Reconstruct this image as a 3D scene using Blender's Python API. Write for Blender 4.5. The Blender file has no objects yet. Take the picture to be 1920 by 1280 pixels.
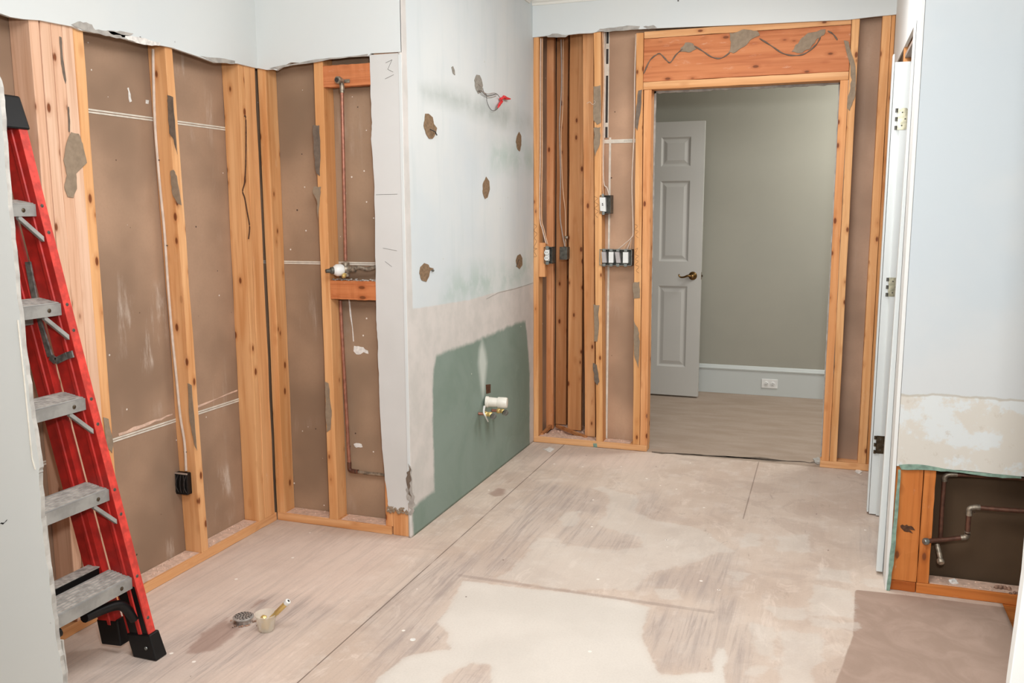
import bpy, bmesh, math, random
import numpy as np
from mathutils import Vector, Matrix
random.seed(7); np.random.seed(7)
S = bpy.context.scene
C = S.collection

# ------------------------------------------------------------------ camera
F_PX = 1649.14
CAM = np.array([1.66825672, -5.07416555, 1.43130970])
R3 = np.array([[0.94221493, -0.3318429, -0.04594906],
               [0.33498716, 0.9316835, 0.14053278],
               [-0.00382483, -0.14780443, 0.98900921]])   # columns: right, forward, up
cd = bpy.data.cameras.new('camera'); cam = bpy.data.objects.new('camera', cd); C.objects.link(cam)
cd.sensor_width = 36.0; cd.lens = F_PX / 1920 * 36.0; cd.clip_start = 0.02
cam.matrix_world = Matrix(((R3[0,0], R3[0,2], -R3[0,1], CAM[0]), (R3[1,0], R3[1,2], -R3[1,1], CAM[1]),
                           (R3[2,0], R3[2,2], -R3[2,1], CAM[2]), (0,0,0,1)))
S.camera = cam
S.view_settings.view_transform = 'Standard'; S.view_settings.look = 'None'
S.view_settings.exposure = 0.24; S.view_settings.gamma = 1.0; S.view_settings.use_curve_mapping = False

# ------------------------------------------------------------------ light
w = bpy.data.worlds.new('world'); S.world = w; w.use_nodes = True
w.node_tree.nodes['Background'].inputs[0].default_value = (0.9, 0.95, 1, 1)
w.node_tree.nodes['Background'].inputs[1].default_value = 0.12
def area(name, loc, target, size, power, col=(1,1,1)):
    d = bpy.data.lights.new(name, 'AREA'); d.shape = 'SQUARE'; d.size = size; d.energy = power; d.color = col
    o = bpy.data.objects.new(name, d); C.objects.link(o); o.location = loc
    o.rotation_euler = (Vector(target) - Vector(loc)).to_track_quat('-Z', 'Y').to_euler()
    return o
area('ceiling_fill_light', (1.0, -3.3, 2.62), (0.85, -1.7, 0.6), 1.5, 66, (0.975, 0.985, 1.0))  # stands in for camera flash bounced off the ceiling, no lamp hangs here
area('ceiling_fill_light', (1.35, -1.3, 2.6), (0.8, -1.2, 0.0), 0.7, 23, (0.98, 0.985, 1.0))  # added fill that brightens the back wall, no fixture known here
area('flash_light', (1.75, -4.95, 1.75), (0.8, -0.5, 1.1), 0.15, 38, (0.95, 0.98, 1.0))
area('hall_fill_light', (2.3, 1.0, 2.45), (1.5, 1.5, 0.0), 0.6, 27, (1.0, 1.0, 0.97))  # added fill to brighten the hall, no hall lamp is seen

def at(u, v, ax, val):
    d = R3 @ np.array([(u-960)/F_PX, 1.0, (640-v)/F_PX]); t = (val-CAM[ax])/d[ax]
    return CAM + t*d
W = 0.698; L = 1.719; R = 1.949; D = 1.623; CEIL = 2.66
XL = -W; YS = -L

# ------------------------------------------------------------------ materials
def s2l(c):
    return tuple(((x/255)/12.92 if x/255 <= .04045 else ((x/255+.055)/1.055)**2.4) for x in c)
class NT:
    def __init__(s, name, rough=.6, metal=0.0, spec=.3):
        m = bpy.data.materials.new(name); m.use_nodes = True; s.m = m; s.t = m.node_tree
        s.b = s.t.nodes['Principled BSDF']; s.b.inputs['Roughness'].default_value = rough
        s.b.inputs['Metallic'].default_value = metal; s.b.inputs['Specular IOR Level'].default_value = spec
    def n(s, typ, **k):
        nd = s.t.nodes.new(typ)
        for a, v in k.items(): setattr(nd, a, v)
        return nd
    def l(s, a, b): s.t.links.new(a, b)
    def setin(s, sock, v):
        if isinstance(v, tuple) and sock.type == "VECTOR": sock.default_value = v; return
        if hasattr(v, 'is_output'): s.l(v, sock)
        else: sock.default_value = v
    def coord(s, kind='Object'): return s.n('ShaderNodeTexCoord').outputs[kind]
    def pos(s): return s.n('ShaderNodeNewGeometry').outputs['Position']
    def vmul(s, v, k):
        nd = s.n('ShaderNodeVectorMath', operation='MULTIPLY'); s.setin(nd.inputs[0], v); nd.inputs[1].default_value = k; return nd.outputs[0]
    def vadd(s, v, k):
        nd = s.n('ShaderNodeVectorMath', operation='ADD'); s.setin(nd.inputs[0], v); s.setin(nd.inputs[1], k); return nd.outputs[0]
    def math(s, op, a, b=0.0, clamp=False):
        nd = s.n('ShaderNodeMath', operation=op, use_clamp=clamp); s.setin(nd.inputs[0], a); s.setin(nd.inputs[1], b); return nd.outputs[0]
    def noise(s, vec, scale=5, detail=4, rough=.5, dist=0.0):
        nd = s.n('ShaderNodeTexNoise'); s.l(vec, nd.inputs['Vector']); nd.inputs['Scale'].default_value = scale
        nd.inputs['Detail'].default_value = detail; nd.inputs['Roughness'].default_value = rough; nd.inputs['Distortion'].default_value = dist
        return nd.outputs['Fac']
    def ramp(s, v, a, b, lo=0.0, hi=1.0):
        nd = s.n('ShaderNodeMapRange'); nd.interpolation_type = 'SMOOTHSTEP'
        s.setin(nd.inputs[0], v); nd.inputs[1].default_value = a; nd.inputs[2].default_value = b
        nd.inputs[3].default_value = lo; nd.inputs[4].default_value = hi; return nd.outputs[0]
    def mix(s, f, a, b, mode='MIX'):
        nd = s.n('ShaderNodeMix', data_type='RGBA', blend_type=mode)
        s.setin(nd.inputs[0], f)
        for i, v in ((6, a), (7, b)):
            s.setin(nd.inputs[i], v if hasattr(v, 'is_output') else (*s2l(v), 1))
        return nd.outputs[2]
    def attr(s, name): return s.n('ShaderNodeAttribute', attribute_name=name).outputs['Fac']
    def bump(s, h, strength=.2, dist=.002):
        nd = s.n('ShaderNodeBump'); nd.inputs['Strength'].default_value = strength; nd.inputs['Distance'].default_value = dist
        s.l(h, nd.inputs['Height']); s.l(nd.outputs[0], s.b.inputs['Normal'])
    def col(s, c): s.setin(s.b.inputs['Base Color'], c if hasattr(c, 'is_output') else (*s2l(c), 1)); return s.m
    def sep(s, v):
        nd = s.n('ShaderNodeSeparateXYZ'); s.l(v, nd.inputs[0]); return nd.outputs

def flat(name, c, rough=.5, metal=0.0, spec=.4, var=0.08, scale=30):
    n = NT(name, rough, metal, spec)
    f = n.noise(n.coord(), scale, 3)
    dk = tuple(x*(1-var*1.1) for x in c); lt = tuple(min(255, x*(1+var*.6)) for x in c)
    n.bump(f, .1); return n.col(n.mix(n.ramp(f, .3, .7), dk, lt))

_w = {}
def wood(axis, pal='o'):
    key = axis+pal
    if key in _w: return _w[key]
    n = NT('pine_'+{'o':'orange','p':'pale','h':'fir','d':'amber'}[pal]+'_'+axis, .62, 0, .25)
    o = n.coord(); x, y, z = n.sep(o)[:3]
    cb = n.n('ShaderNodeCombineXYZ')
    a, b, g = {'Z': (x, y, z), 'X': (z, y, x), 'Y': (x, z, y)}[axis]
    n.l(a, cb.inputs[0]); n.l(b, cb.inputs[1]); n.l(g, cb.inputs[2])
    rnd = n.math('MULTIPLY', n.n('ShaderNodeObjectInfo').outputs['Random'], 37.0)
    v = n.vadd(cb.outputs[0], n.n('ShaderNodeCombineXYZ').outputs[0])
    c2 = n.n('ShaderNodeCombineXYZ'); n.l(rnd, c2.inputs[0]); n.l(rnd, c2.inputs[1]); n.l(rnd, c2.inputs[2])
    v = n.vadd(cb.outputs[0], c2.outputs[0])
    # knots
    vk = n.n('ShaderNodeTexVoronoi'); n.l(n.vmul(v, (24, 24, 11)), vk.inputs['Vector']); vk.inputs['Scale'].default_value = 1.0
    kd = vk.outputs['Distance']
    wn = n.sep(vk.outputs['Color'])[0]
    knot = n.math('MULTIPLY', n.ramp(kd, .22, .12), n.ramp(wn, .68, .7))
    halo = n.math('MULTIPLY', n.ramp(kd, .48, .15), n.ramp(wn, .68, .7))
    # grain
    gr = n.noise(n.vmul(v, (60, 60, 1.6)), 1.0, 4, .6, .6)
    gr2 = n.noise(n.vmul(v, (14, 14, .9)), 1.0, 3, .5, 1.2)
    big = n.noise(n.vmul(v, (3, 3, 1.3)), 1.0, 2)
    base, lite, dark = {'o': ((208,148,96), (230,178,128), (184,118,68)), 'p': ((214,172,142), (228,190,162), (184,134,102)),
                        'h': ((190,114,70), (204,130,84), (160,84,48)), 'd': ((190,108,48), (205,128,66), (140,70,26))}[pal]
    c = n.mix(n.ramp(gr2, .3, .7), base, lite)
    c = n.mix(n.math('MULTIPLY', n.ramp(gr, .45, .75), .55 if pal != 'h' else .8), c, dark)
    c = n.mix(n.math('MULTIPLY', n.ramp(big, .45, .75), .35), c, lite)
    c = n.mix(n.math('MULTIPLY', halo, .45), c, dark)
    c = n.mix(knot, c, (122, 68, 38))
    dust = n.noise(n.vmul(v, (40, 40, 12)), 1.0, 5, .7)
    c = n.mix(n.math('MULTIPLY', n.ramp(dust, .6, .8), .35), c, (232, 205, 180))
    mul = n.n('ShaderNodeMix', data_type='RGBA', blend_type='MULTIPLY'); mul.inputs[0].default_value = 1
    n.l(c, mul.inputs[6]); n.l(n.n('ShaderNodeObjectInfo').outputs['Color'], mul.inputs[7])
    n.bump(gr, .25, .0015)
    n.l(mul.outputs[2], n.b.inputs['Base Color']); _w[key] = n.m
    return n.m

def paper_mat(name, c, dusty=.35):
    n = NT(name, .8, 0, .15); p = n.pos()
    a = n.noise(p, 2.2, 3); b = n.noise(n.vmul(p, (10, 10, 1.6)), 1.0, 6, .72, .4); f = n.noise(p, 90, 3, .7)
    dk = tuple(x*.86 for x in c); lt = tuple(min(255, x*1.08) for x in c)
    o = n.mix(n.ramp(a, .3, .7), dk, lt)
    patch = n.ramp(n.noise(p, 3.1, 2), .5, .66)
    o = n.mix(n.math('MULTIPLY', n.math('MULTIPLY', n.ramp(b, .52, .72), patch), dusty), o, (214, 200, 186))
    fl = n.n('ShaderNodeTexVoronoi'); n.l(p, fl.inputs['Vector']); fl.inputs['Scale'].default_value = 16
    o = n.mix(n.math('MULTIPLY', n.ramp(fl.outputs['Distance'], .07, .05), n.ramp(n.sep(fl.outputs['Color'])[1], .7, .72)), o, (225, 215, 205))
    o = n.mix(n.math('MULTIPLY', n.ramp(fl.outputs['Distance'], .08, .05), n.ramp(n.sep(fl.outputs['Color'])[2], .78, .8)), o, (70, 50, 40))
    o = n.mix(n.math('MULTIPLY', n.ramp(f, .4, .7), .12), o, dk)
    return n.col(o)

def wall_mat(name, c, c2=None, amount=.6, rough=.55):
    n = NT(name, rough, 0, .3); p = n.pos()
    c2 = c2 or tuple(x*.95 for x in c)
    a = n.noise(p, 1.4, 4, .6); f = n.noise(p, 60, 3)
    o = n.mix(n.math('MULTIPLY', n.ramp(a, .35, .7), amount), c, c2)
    v = n.n('ShaderNodeTexVoronoi'); n.l(p, v.inputs['Vector']); v.inputs['Scale'].default_value = 5
    o = n.mix(n.math('MULTIPLY', n.ramp(v.outputs['Distance'], .035, .02), n.ramp(n.sep(v.outputs['Color'])[1], .7, .72)), o, (90, 88, 84))
    n.bump(f, .06, .001); return n.col(o)

M = {}
M['white_wall'] = wall_mat('painted_drywall_white', (212, 215, 213), (206, 212, 213))
M['near_wall'] = wall_mat('painted_drywall_near', (230, 230, 226), (224, 226, 224))
M['strip'] = wall_mat('primed_drywall', (208, 207, 204), (198, 197, 193), .8)
M['paper'] = paper_mat('brown_drywall_paper', (162, 133, 110), .75)
M['paper2'] = paper_mat('brown_drywall_paper_clean', (160, 133, 109), .3)
M['paper3'] = paper_mat('brown_drywall_paper_back', (184, 150, 124), .2)
M['paperp'] = paper_mat('brown_drywall_paper_pinkish', (162, 135, 114), .1)
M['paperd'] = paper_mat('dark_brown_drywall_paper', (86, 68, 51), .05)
M['gyp'] = flat('torn_gypsum_edge', (170, 165, 158), .9, 0, .1, .10, 25)
M['gyp_white'] = flat('white_gypsum_core', (226, 222, 216), .9, 0, .1, .08, 60)
M['greenpaper'] = flat('green_drywall_paper', (132, 158, 143), .8, 0, .2, .12, 40)
M['tape'] = flat('white_edge_tape', (214, 206, 192), .6, 0, .3, .05)
M['ink'] = flat('black_print', (52, 48, 46), .6)
M['adh'] = flat('grey_brown_adhesive', (146, 128, 108), .75, 0, .2, .06, 40)
M['adhd'] = flat('dark_grey_adhesive', (112, 98, 86), .6, 0, .3, .1, 40)
M['slit'] = flat('dark_resin_split', (88, 60, 44), .7, 0, .2, .2, 70)
M['scar'] = flat('torn_brown_paper', (136, 112, 88), .85, 0, .1, .12, 80)
M['scard'] = flat('grey_hole_filler', (150, 144, 134), .85, 0, .1, .1, 80)
M['red'] = flat('red_fibreglass', (176, 38, 32), .45, 0, .4, .1, 25)
M['redl'] = flat('red_fibreglass_lit', (206, 66, 56), .5, 0, .4, .12, 40)  # lighter copy of the red: light on the front flange put into colour
M['alu'] = flat('dusty_aluminium', (152, 150, 145), .6, .2, .4, .08, 30)
M['aluw'] = flat('paint_speckled_tread', (164, 156, 148), .75, .05, .3, .16, 50)
M['blk'] = flat('black_plastic', (13, 13, 14), .45, 0, .35, .1, 30)
M['steel'] = flat('galvanised_steel', (140, 144, 140), .4, .7, .5, .2, 50)
M['steeld'] = flat('dull_steel_box', (98, 96, 88), .5, .5, .5, .2, 50)
M['copper'] = flat('aged_copper', (166, 112, 92), .42, .45, .5, .12, 45)
M['copperd'] = flat('dark_tarnished_copper', (104, 70, 56), .42, .45, .5, .15, 45)
M['solder'] = flat('soldered_fitting_grey', (150, 138, 122), .45, .6, .5, .25, 60)
M['brass'] = flat('brass', (222, 192, 122), .28, .6, .6, .08, 30)
M['oldbrass'] = flat('antique_brass', (128, 98, 56), .28, .9, .6, .12, 30)
M['nickel'] = flat('pale_brass_hinge', (188, 182, 156), .3, .7, .5, .15, 50)
M['bronze'] = flat('dark_bronze_hinge', (88, 76, 60), .35, .7, .5, .2, 50)
M['pvc'] = flat('white_pvc', (232, 226, 214), .35, 0, .5, .03)
M['wire'] = flat('white_cable_sheath', (214, 196, 180), .45, 0, .4, .05)
M['wirey'] = flat('beige_cable_sheath', (218, 176, 140), .45, 0, .4, .05)
M['wireg'] = flat('grey_cable_sheath', (158, 142, 130), .45, 0, .4, .06)
M['wired'] = flat('dark_wire', (66, 58, 54), .45)
M['nut'] = flat('red_wire_nut', (214, 52, 58), .4)
M['dev'] = flat('white_switch_plastic', (228, 228, 224), .35, 0, .5, .02)
M['devp'] = flat('grey_switch_plastic', (176, 170, 168), .35, 0, .5, .02)
M['trim'] = wall_mat('white_gloss_trim', (218, 222, 220), (208, 214, 213), .5, .35)
M['hallwall'] = wall_mat('greige_hall_paint', (160, 157, 144), (152, 150, 138), .5)
M['hallbase'] = wall_mat('hall_baseboard_paint', (196, 200, 196), (190, 194, 190), .4, .4)
M['halldoor'] = wall_mat('hall_door_paint', (196, 194, 187), (190, 189, 183), .4, .45)
M['debris'] = flat('plaster_dust', (214, 182, 162), .95, 0, .05, .07, 40)
M['rubblep'] = flat('pinkish_rubble', (158, 126, 108), .9, 0, .1, .2, 50)
M['ceil'] = wall_mat('ceiling_paint', (226, 224, 216), (220, 218, 210), .5)
M['head'] = wall_mat('brownish_head_jamb_board', (166, 152, 142), (150, 136, 126), .5)  # brownish board colour of its own
M['drain'] = flat('satin_chrome', (190, 190, 188), .35, .6, .5, .1, 60)
g = NT('clear_plastic', .15, 0, .5); g.b.inputs['Alpha'].default_value = .34
g.col((236, 228, 212)); M['clear'] = g.m

def floor_mat():
    n = NT('plywood_subfloor', .78, 0, .18); p = n.pos()
    X, Y, Z = n.sep(p)[:3]
    st = n.noise(n.vmul(p, (26, 1.7, 1)), 1.0, 6, .72, .8)
    st2 = n.noise(n.vmul(p, (70, 3.5, 1)), 1.0, 4, .7, .5)
    blot = n.noise(p, 1.8, 4, .55); fine = n.noise(p, 130, 3, .7); mid = n.noise(p, 9, 5, .65)
    c = n.mix(n.ramp(blot, .35, .65), (194, 174, 158), (206, 189, 174))
    c = n.mix(n.math('MULTIPLY', n.ramp(mid, .48, .7), .45), c, (216, 205, 194))
    b2 = n.noise(n.vadd(p, (7.3, 2.1, 0.0)), 3.4, 6, .68, .6)
    c = n.mix(n.math('MULTIPLY', n.ramp(b2, .50, .60), .5), c, (184, 164, 150))
    b3 = n.noise(n.vmul(n.vadd(p, (1.3, 9.1, 0.0)), (2.2, .8, 1)), 4.5, 6, .72, .9)
    c = n.mix(n.math('MULTIPLY', n.ramp(b3, .56, .68), .55), c, (222, 206, 192))
    b4 = n.noise(n.vmul(n.vadd(p, (4.3, 3.1, 0.0)), (3, 1.1, 1)), 7, 6, .75, 1.1)
    c = n.mix(n.math('MULTIPLY', n.ramp(b4, .60, .72), .5), c, (150, 132, 120))
    gm = n.attr('grey'); pm = n.attr('pale'); bm = n.attr('brown'); dm = n.attr('stain'); km = n.attr('pink')
    c = n.mix(n.math('MULTIPLY', km, .6), c, (218, 196, 182))
    k = n.math('MULTIPLY', n.ramp(st, .44, .66), n.math('ADD', n.math('MULTIPLY', gm, .62), n.ramp(X, .1, 1.0, .24, .08)))
    c = n.mix(k, c, (158, 144, 136))
    k = n.math('MULTIPLY', n.ramp(st2, .5, .72), n.math('ADD', n.math('MULTIPLY', gm, .45), n.ramp(X, .1, 1.0, .14, .05)))
    c = n.mix(k, c, (142, 126, 118))
    c = n.mix(n.math('MULTIPLY', gm, .35), c, (176, 163, 155))
    # brown bare plywood
    bb = n.mix(n.ramp(n.noise(n.vmul(p, (3, 3, 1)), 2.0, 5, .6, 1.5), .35, .7), (160, 137, 122), (173, 149, 134))
    c = n.mix(n.ramp(n.math('ADD', bm, n.math('MULTIPLY', n.math('SUBTRACT', mid, .5), .25)), .42, .58), c, bb)
    # pale patching compound with crisp ragged edges
    e = n.math('ADD', pm, n.math('MULTIPLY', n.math('SUBTRACT', n.noise(p, 10, 6, .7), .5), .9))
    pc = n.mix(n.ramp(n.noise(p, 3.5, 4), .35, .65), (206, 199, 189), (213, 206, 196))
    c = n.mix(n.math('MULTIPLY', n.ramp(e, .42, .60), n.ramp(n.attr('strong'), 0, 1, .42, .9)), c, pc)
    # seams
    def seam(coord, pos, wd, lo=-9, hi=9, other=None, op=.8):
        d = n.math('ABSOLUTE', n.math('SUBTRACT', coord, pos))
        r = n.ramp(d, wd, wd*.4)
        r = n.math('MULTIPLY', r, n.ramp(n.noise(p, 5, 3), .3, .5, .35, 1))
        if other is not None:
            r = n.math('MULTIPLY', r, n.math('MULTIPLY', n.math('GREATER_THAN', other, lo), n.math('LESS_THAN', other, hi)))
        return n.math('MULTIPLY', r, op)
    c = n.mix(seam(X, .201, .0035), c, (96, 80, 72))
    c = n.mix(seam(X, 1.36, .004, -1.0, 0, Y, .6), c, (120, 100, 90))
    c = n.mix(seam(Y, at(1100, 1113, 2, 0)[1], .016, .35, 1.35, X, .38), c, (140, 124, 116))
    c = n.mix(n.math('MULTIPLY', n.ramp(n.math('ADD', dm, n.math('MULTIPLY', n.math('SUBTRACT', mid, .5), .8)), .4, .75), .55), c, (136, 102, 88))
    # flecks
    fl = n.n('ShaderNodeTexVoronoi'); n.l(p, fl.inputs['Vector']); fl.inputs['Scale'].default_value = 11
    c = n.mix(n.math('MULTIPLY', n.ramp(fl.outputs['Distance'], .09, .05), n.ramp(n.sep(fl.outputs['Color'])[0], .7, .72)), c, (236, 228, 218))
    c = n.mix(n.math('MULTIPLY', n.ramp(fl.outputs['Distance'], .05, .03), n.ramp(n.sep(fl.outputs['Color'])[1], .8, .82)), c, (100, 84, 76))
    c = n.mix(n.math('MULTIPLY', n.ramp(fine, .4, .7), .08), c, (140, 120, 108))
    n.bump(n.math('ADD', st2, fine), .12, .0015)
    return n.col(c)
M['floor'] = floor_mat()

def hallfloor_mat():
    n = NT('hall_subfloor', .85, 0, .15); p = n.pos()
    a = n.noise(n.vmul(p, (2, 6, 1)), 1.5, 5, .6); b = n.noise(p, 60, 3)
    c = n.mix(n.ramp(a, .3, .7), (160, 142, 126), (172, 155, 140))
    return n.col(n.mix(n.math('MULTIPLY', n.ramp(b, .4, .7), .15), c, (150, 134, 114)))
M['hallfloor'] = hallfloor_mat()

def partition_mat():
    n = NT('partition_painted_drywall', .6, 0, .25); p = n.pos(); X, Y, Z = n.sep(p)[:3]
    big = n.noise(p, 1.3, 4, .6); mid = n.noise(p, 7, 5, .6); vs = n.noise(n.vmul(p, (1, 12, 1.4)), 1.0, 4, .6)
    up = n.mix(n.ramp(big, .35, .68), (214, 217, 215), (204, 211, 213))
    up = n.mix(n.math('MULTIPLY', n.ramp(vs, .5, .75), .35), up, (190, 200, 200))
    up = n.mix(n.math('MULTIPLY', n.attr('smudge'), n.ramp(mid, .3, .7, .25, .8)), up, (172, 180, 175))
    up = n.mix(n.math('MULTIPLY', n.attr('grime'), n.ramp(mid, .35, .6, .2, .9)), up, (176, 193, 186))
    lo = n.mix(n.ramp(mid, .35, .65), (212, 206, 200), (200, 196, 190))
    e = n.math('ADD', n.attr('band'), n.math('MULTIPLY', n.math('SUBTRACT', mid, .5), .3))
    c = n.mix(n.ramp(e, .4, .6), up, lo)
    gp = n.mix(n.ramp(n.noise(p, 2.4, 4, .6, .5), .35, .65), (124, 142, 130), (134, 150, 140))
    gp = n.mix(n.math('MULTIPLY', n.ramp(n.noise(n.vmul(p, (1, 8, 8)), 1.0, 5, .7, 1.), .58, .78), .5), gp, (150, 170, 158))
    e = n.math('ADD', n.attr('green'), n.math('MULTIPLY', n.math('SUBTRACT', n.noise(p, 11, 5, .65), .5), .35))
    c = n.mix(n.ramp(e, .36, .62), c, gp)
    c = n.mix(n.attr('pale_blotch'), c, (198, 206, 198))  # pale upright blotch within the green area
    fl = n.n('ShaderNodeTexVoronoi'); n.l(p, fl.inputs['Vector']); fl.inputs['Scale'].default_value = 9
    c = n.mix(n.math('MULTIPLY', n.ramp(fl.outputs['Distance'], .05, .03), n.ramp(n.sep(fl.outputs['Color'])[1], .72, .74)), c, (196, 200, 190))
    n.bump(mid, .1, .002); return n.col(c)
M['partition'] = partition_mat()

def rightwall_mat():
    n = NT('right_painted_drywall', .6, 0, .25); p = n.pos(); X, Y, Z = n.sep(p)[:3]
    a = n.noise(p, 1.5, 4, .6); mid = n.noise(p, 6, 6, .65)
    c = n.mix(n.ramp(a, .35, .65), (207, 210, 210), (197, 205, 209))
    line = n.math('ADD', Z, n.math('MULTIPLY', n.math('SUBTRACT', n.noise(p, 12, 4), .5), .03))
    below = n.ramp(line, .765, .755)
    lowc = n.mix(n.ramp(mid, .45, .52), (216, 220, 219), (212, 207, 197))
    lowc = n.mix(n.math('MULTIPLY', n.ramp(n.noise(p, 22, 5, .7), .6, .68), .5), lowc, (196, 186, 172))
    c = n.mix(below, c, lowc)
    c = n.mix(n.math('MULTIPLY', n.ramp(n.math('ABSOLUTE', n.math('SUBTRACT', line, .76)), .006, .002), .6), c, (178, 168, 150))
    fl = n.n('ShaderNodeTexVoronoi'); n.l(p, fl.inputs['Vector']); fl.inputs['Scale'].default_value = 6
    c = n.mix(n.math('MULTIPLY', n.ramp(fl.outputs['Distance'], .04, .02), n.ramp(n.sep(fl.outputs['Color'])[1], .7, .72)), c, (84, 84, 90))
    n.bump(mid, .1, .002); return n.col(c)
M['rightwall'] = rightwall_mat()

# ------------------------------------------------------------------ mesh helpers
class MB:
    def __init__(s): s.bm = bmesh.new()
    def hexa(s, p):
        v = [s.bm.verts.new(q) for q in p]
        for f in ((0,3,2,1), (4,5,6,7), (0,1,5,4), (1,2,6,5), (2,3,7,6), (3,0,4,7)): s.bm.faces.new([v[i] for i in f])
        return s
    def box(s, x0, x1, y0, y1, z0, z1):
        return s.hexa([(x0,y0,z0), (x1,y0,z0), (x1,y1,z0), (x0,y1,z0), (x0,y0,z1), (x1,y0,z1), (x1,y1,z1), (x0,y1,z1)])
    def board(s, x0, x1, y0, y1, z0, z1, axis='Z', n=14, wob=.0012):
        lo = [x0, y0, z0]; hi = [x1, y1, z1]; k = 'XYZ'.index(axis); i, j = [q for q in range(3) if q != k]
        rings = []
        for t in range(n+1):
            c = lo[k]+(hi[k]-lo[k])*t/n; ring = []
            for a, b in ((0,0), (1,0), (1,1), (0,1)):
                q = [0,0,0]; q[k] = c
                q[i] = (lo[i], hi[i])[a] + (random.uniform(-wob, wob) if 0 < t < n else 0)
                q[j] = (lo[j], hi[j])[b] + (random.uniform(-wob, wob) if 0 < t < n else 0)
                ring.append(s.bm.verts.new(q))
            rings.append(ring)
        for t in range(n):
            for e in range(4): s.bm.faces.new((rings[t][e], rings[t][(e+1)%4], rings[t+1][(e+1)%4], rings[t+1][e]))
        s.bm.faces.new(rings[0][::-1]); s.bm.faces.new(rings[-1])
        return s
    def prism(s, pts, off):
        """closed outline of 3D points, extruded by vector off"""
        off = Vector(off); a = [s.bm.verts.new(p) for p in pts]; b = [s.bm.verts.new(Vector(p)+off) for p in pts]
        n = len(pts)
        s.bm.faces.new(a); s.bm.faces.new(b[::-1])
        for i in range(n): s.bm.faces.new((a[(i+1)%n], a[i], b[i], b[(i+1)%n]))
        return s
    def tube(s, path, r, seg=10, caps=True):
        P = [Vector(q) for q in path]; rr = r if isinstance(r, (list, tuple)) else [r]*len(P)
        rings = []; up = None
        for i, q in enumerate(P):
            d = (P[min(i+1, len(P)-1)]-P[max(i-1, 0)]).normalized()
            if up is None:
                up = Vector((0,0,1)) if abs(d.z) < .9 else Vector((1,0,0))
            a = d.cross(up)
            if a.length < 1e-4: a = d.cross(Vector((0.3,1,0.1)))
            a.normalize(); b = d.cross(a).normalized(); up = -b if False else up
            rings.append([s.bm.verts.new(q+rr[i]*(math.cos(t)*a+math.sin(t)*b)) for t in [2*math.pi*k/seg for k in range(seg)]])
        for i in range(len(P)-1):
            for k in range(seg): s.bm.faces.new((rings[i][k], rings[i][(k+1)%seg], rings[i+1][(k+1)%seg], rings[i+1][k]))
        if caps: s.bm.faces.new(rings[0][::-1]); s.bm.faces.new(rings[-1])
        return s
    def lathe(s, prof, org, axis=(0,0,1), seg=24, a0=0):
        ax = Vector(axis).normalized(); h = Vector((1,0,0)) if abs(ax.x) < .9 else Vector((0,1,0))
        u = ax.cross(h).normalized(); v = ax.cross(u); org = Vector(org); rings = []
        for r, t in prof:
            rings.append([s.bm.verts.new(org+ax*t+max(r, 1e-5)*(math.cos(q)*u+math.sin(q)*v)) for q in [a0+2*math.pi*k/seg for k in range(seg)]])
        for i in range(len(prof)-1):
            for k in range(seg): s.bm.faces.new((rings[i][k], rings[i][(k+1)%seg], rings[i+1][(k+1)%seg], rings[i+1][k]))
        s.bm.faces.new(rings[0][::-1]); s.bm.faces.new(rings[-1]); return s
    def blob(s, c, r, jit=.25, sub=2):
        m = Matrix.Translation(c) @ Matrix.Diagonal((*[x for x in (r if hasattr(r, '__len__') else (r,r,r))], 1))
        vs = bmesh.ops.create_icosphere(s.bm, subdivisions=sub, radius=1, matrix=m)['verts']
        c = Vector(c)
        for v in vs: v.co = c+(v.co-c)*(1+random.uniform(-jit, jit))
        return s
    def build(s, name, mat, parent=None, origin=None, bevel=0, smooth=False, color=None, label=None):
        bm = s.bm; bmesh.ops.recalc_face_normals(bm, faces=bm.faces)
        co = np.array([v.co[:] for v in bm.verts])
        if origin is None:
            origin = (*((co.min(0)+co.max(0))/2)[:2], co.min(0)[2])
        o_ = Vector(origin)
        for v in bm.verts: v.co -= o_
        me = bpy.data.meshes.new(name); bm.to_mesh(me); bm.free(); me.materials.append(mat)
        o = bpy.data.objects.new(name, me); C.objects.link(o)
        o.location = o_ - (wloc(parent) if parent else Vector((0,0,0)))
        if parent: o.parent = parent
        if smooth:
            for f in me.polygons: f.use_smooth = True
            me.set_sharp_from_angle(angle=math.radians(40))
        if bevel:
            b = o.modifiers.new('bevel', 'BEVEL'); b.width = bevel; b.segments = 2; b.limit_method = 'ANGLE'; b.angle_limit = math.radians(50)
        if color: o.color = (*color, 1)
        if label: o['label'] = label
        return o
def wloc(o):
    v = Vector((0,0,0))
    while o: v += o.location; o = o.parent
    return v
def tag(o, label, cat, group=None):
    o['label'] = label; o['category'] = cat
    if group: o['group'] = group
    return o
def struct(o, label=None):
    o['kind'] = 'structure'
    if label: o['label'] = label
    return o
def empty(name, loc, label, cat, group=None):
    o = bpy.data.objects.new(name, None); C.objects.link(o); o.location = loc; o.empty_display_size = .05
    return tag(o, label, cat, group)
def rag(pts, amp=.15, n=3, seed=0):
    """ragged refinement of a closed outline in pixels"""
    rnd = random.Random(seed); out = []
    for i in range(len(pts)):
        a = np.array(pts[i], float); b = np.array(pts[(i+1) % len(pts)], float); d = b-a; L_ = np.hypot(*d)
        nn = max(1, min(n, int(L_/4)))
        for k in range(nn):
            q = a+d*k/nn
            if k: q = q+np.array([-d[1], d[0]])/max(L_, 1e-6)*rnd.uniform(-amp, amp)*min(L_, 14)*.55
            out.append(q)
    return out
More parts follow.
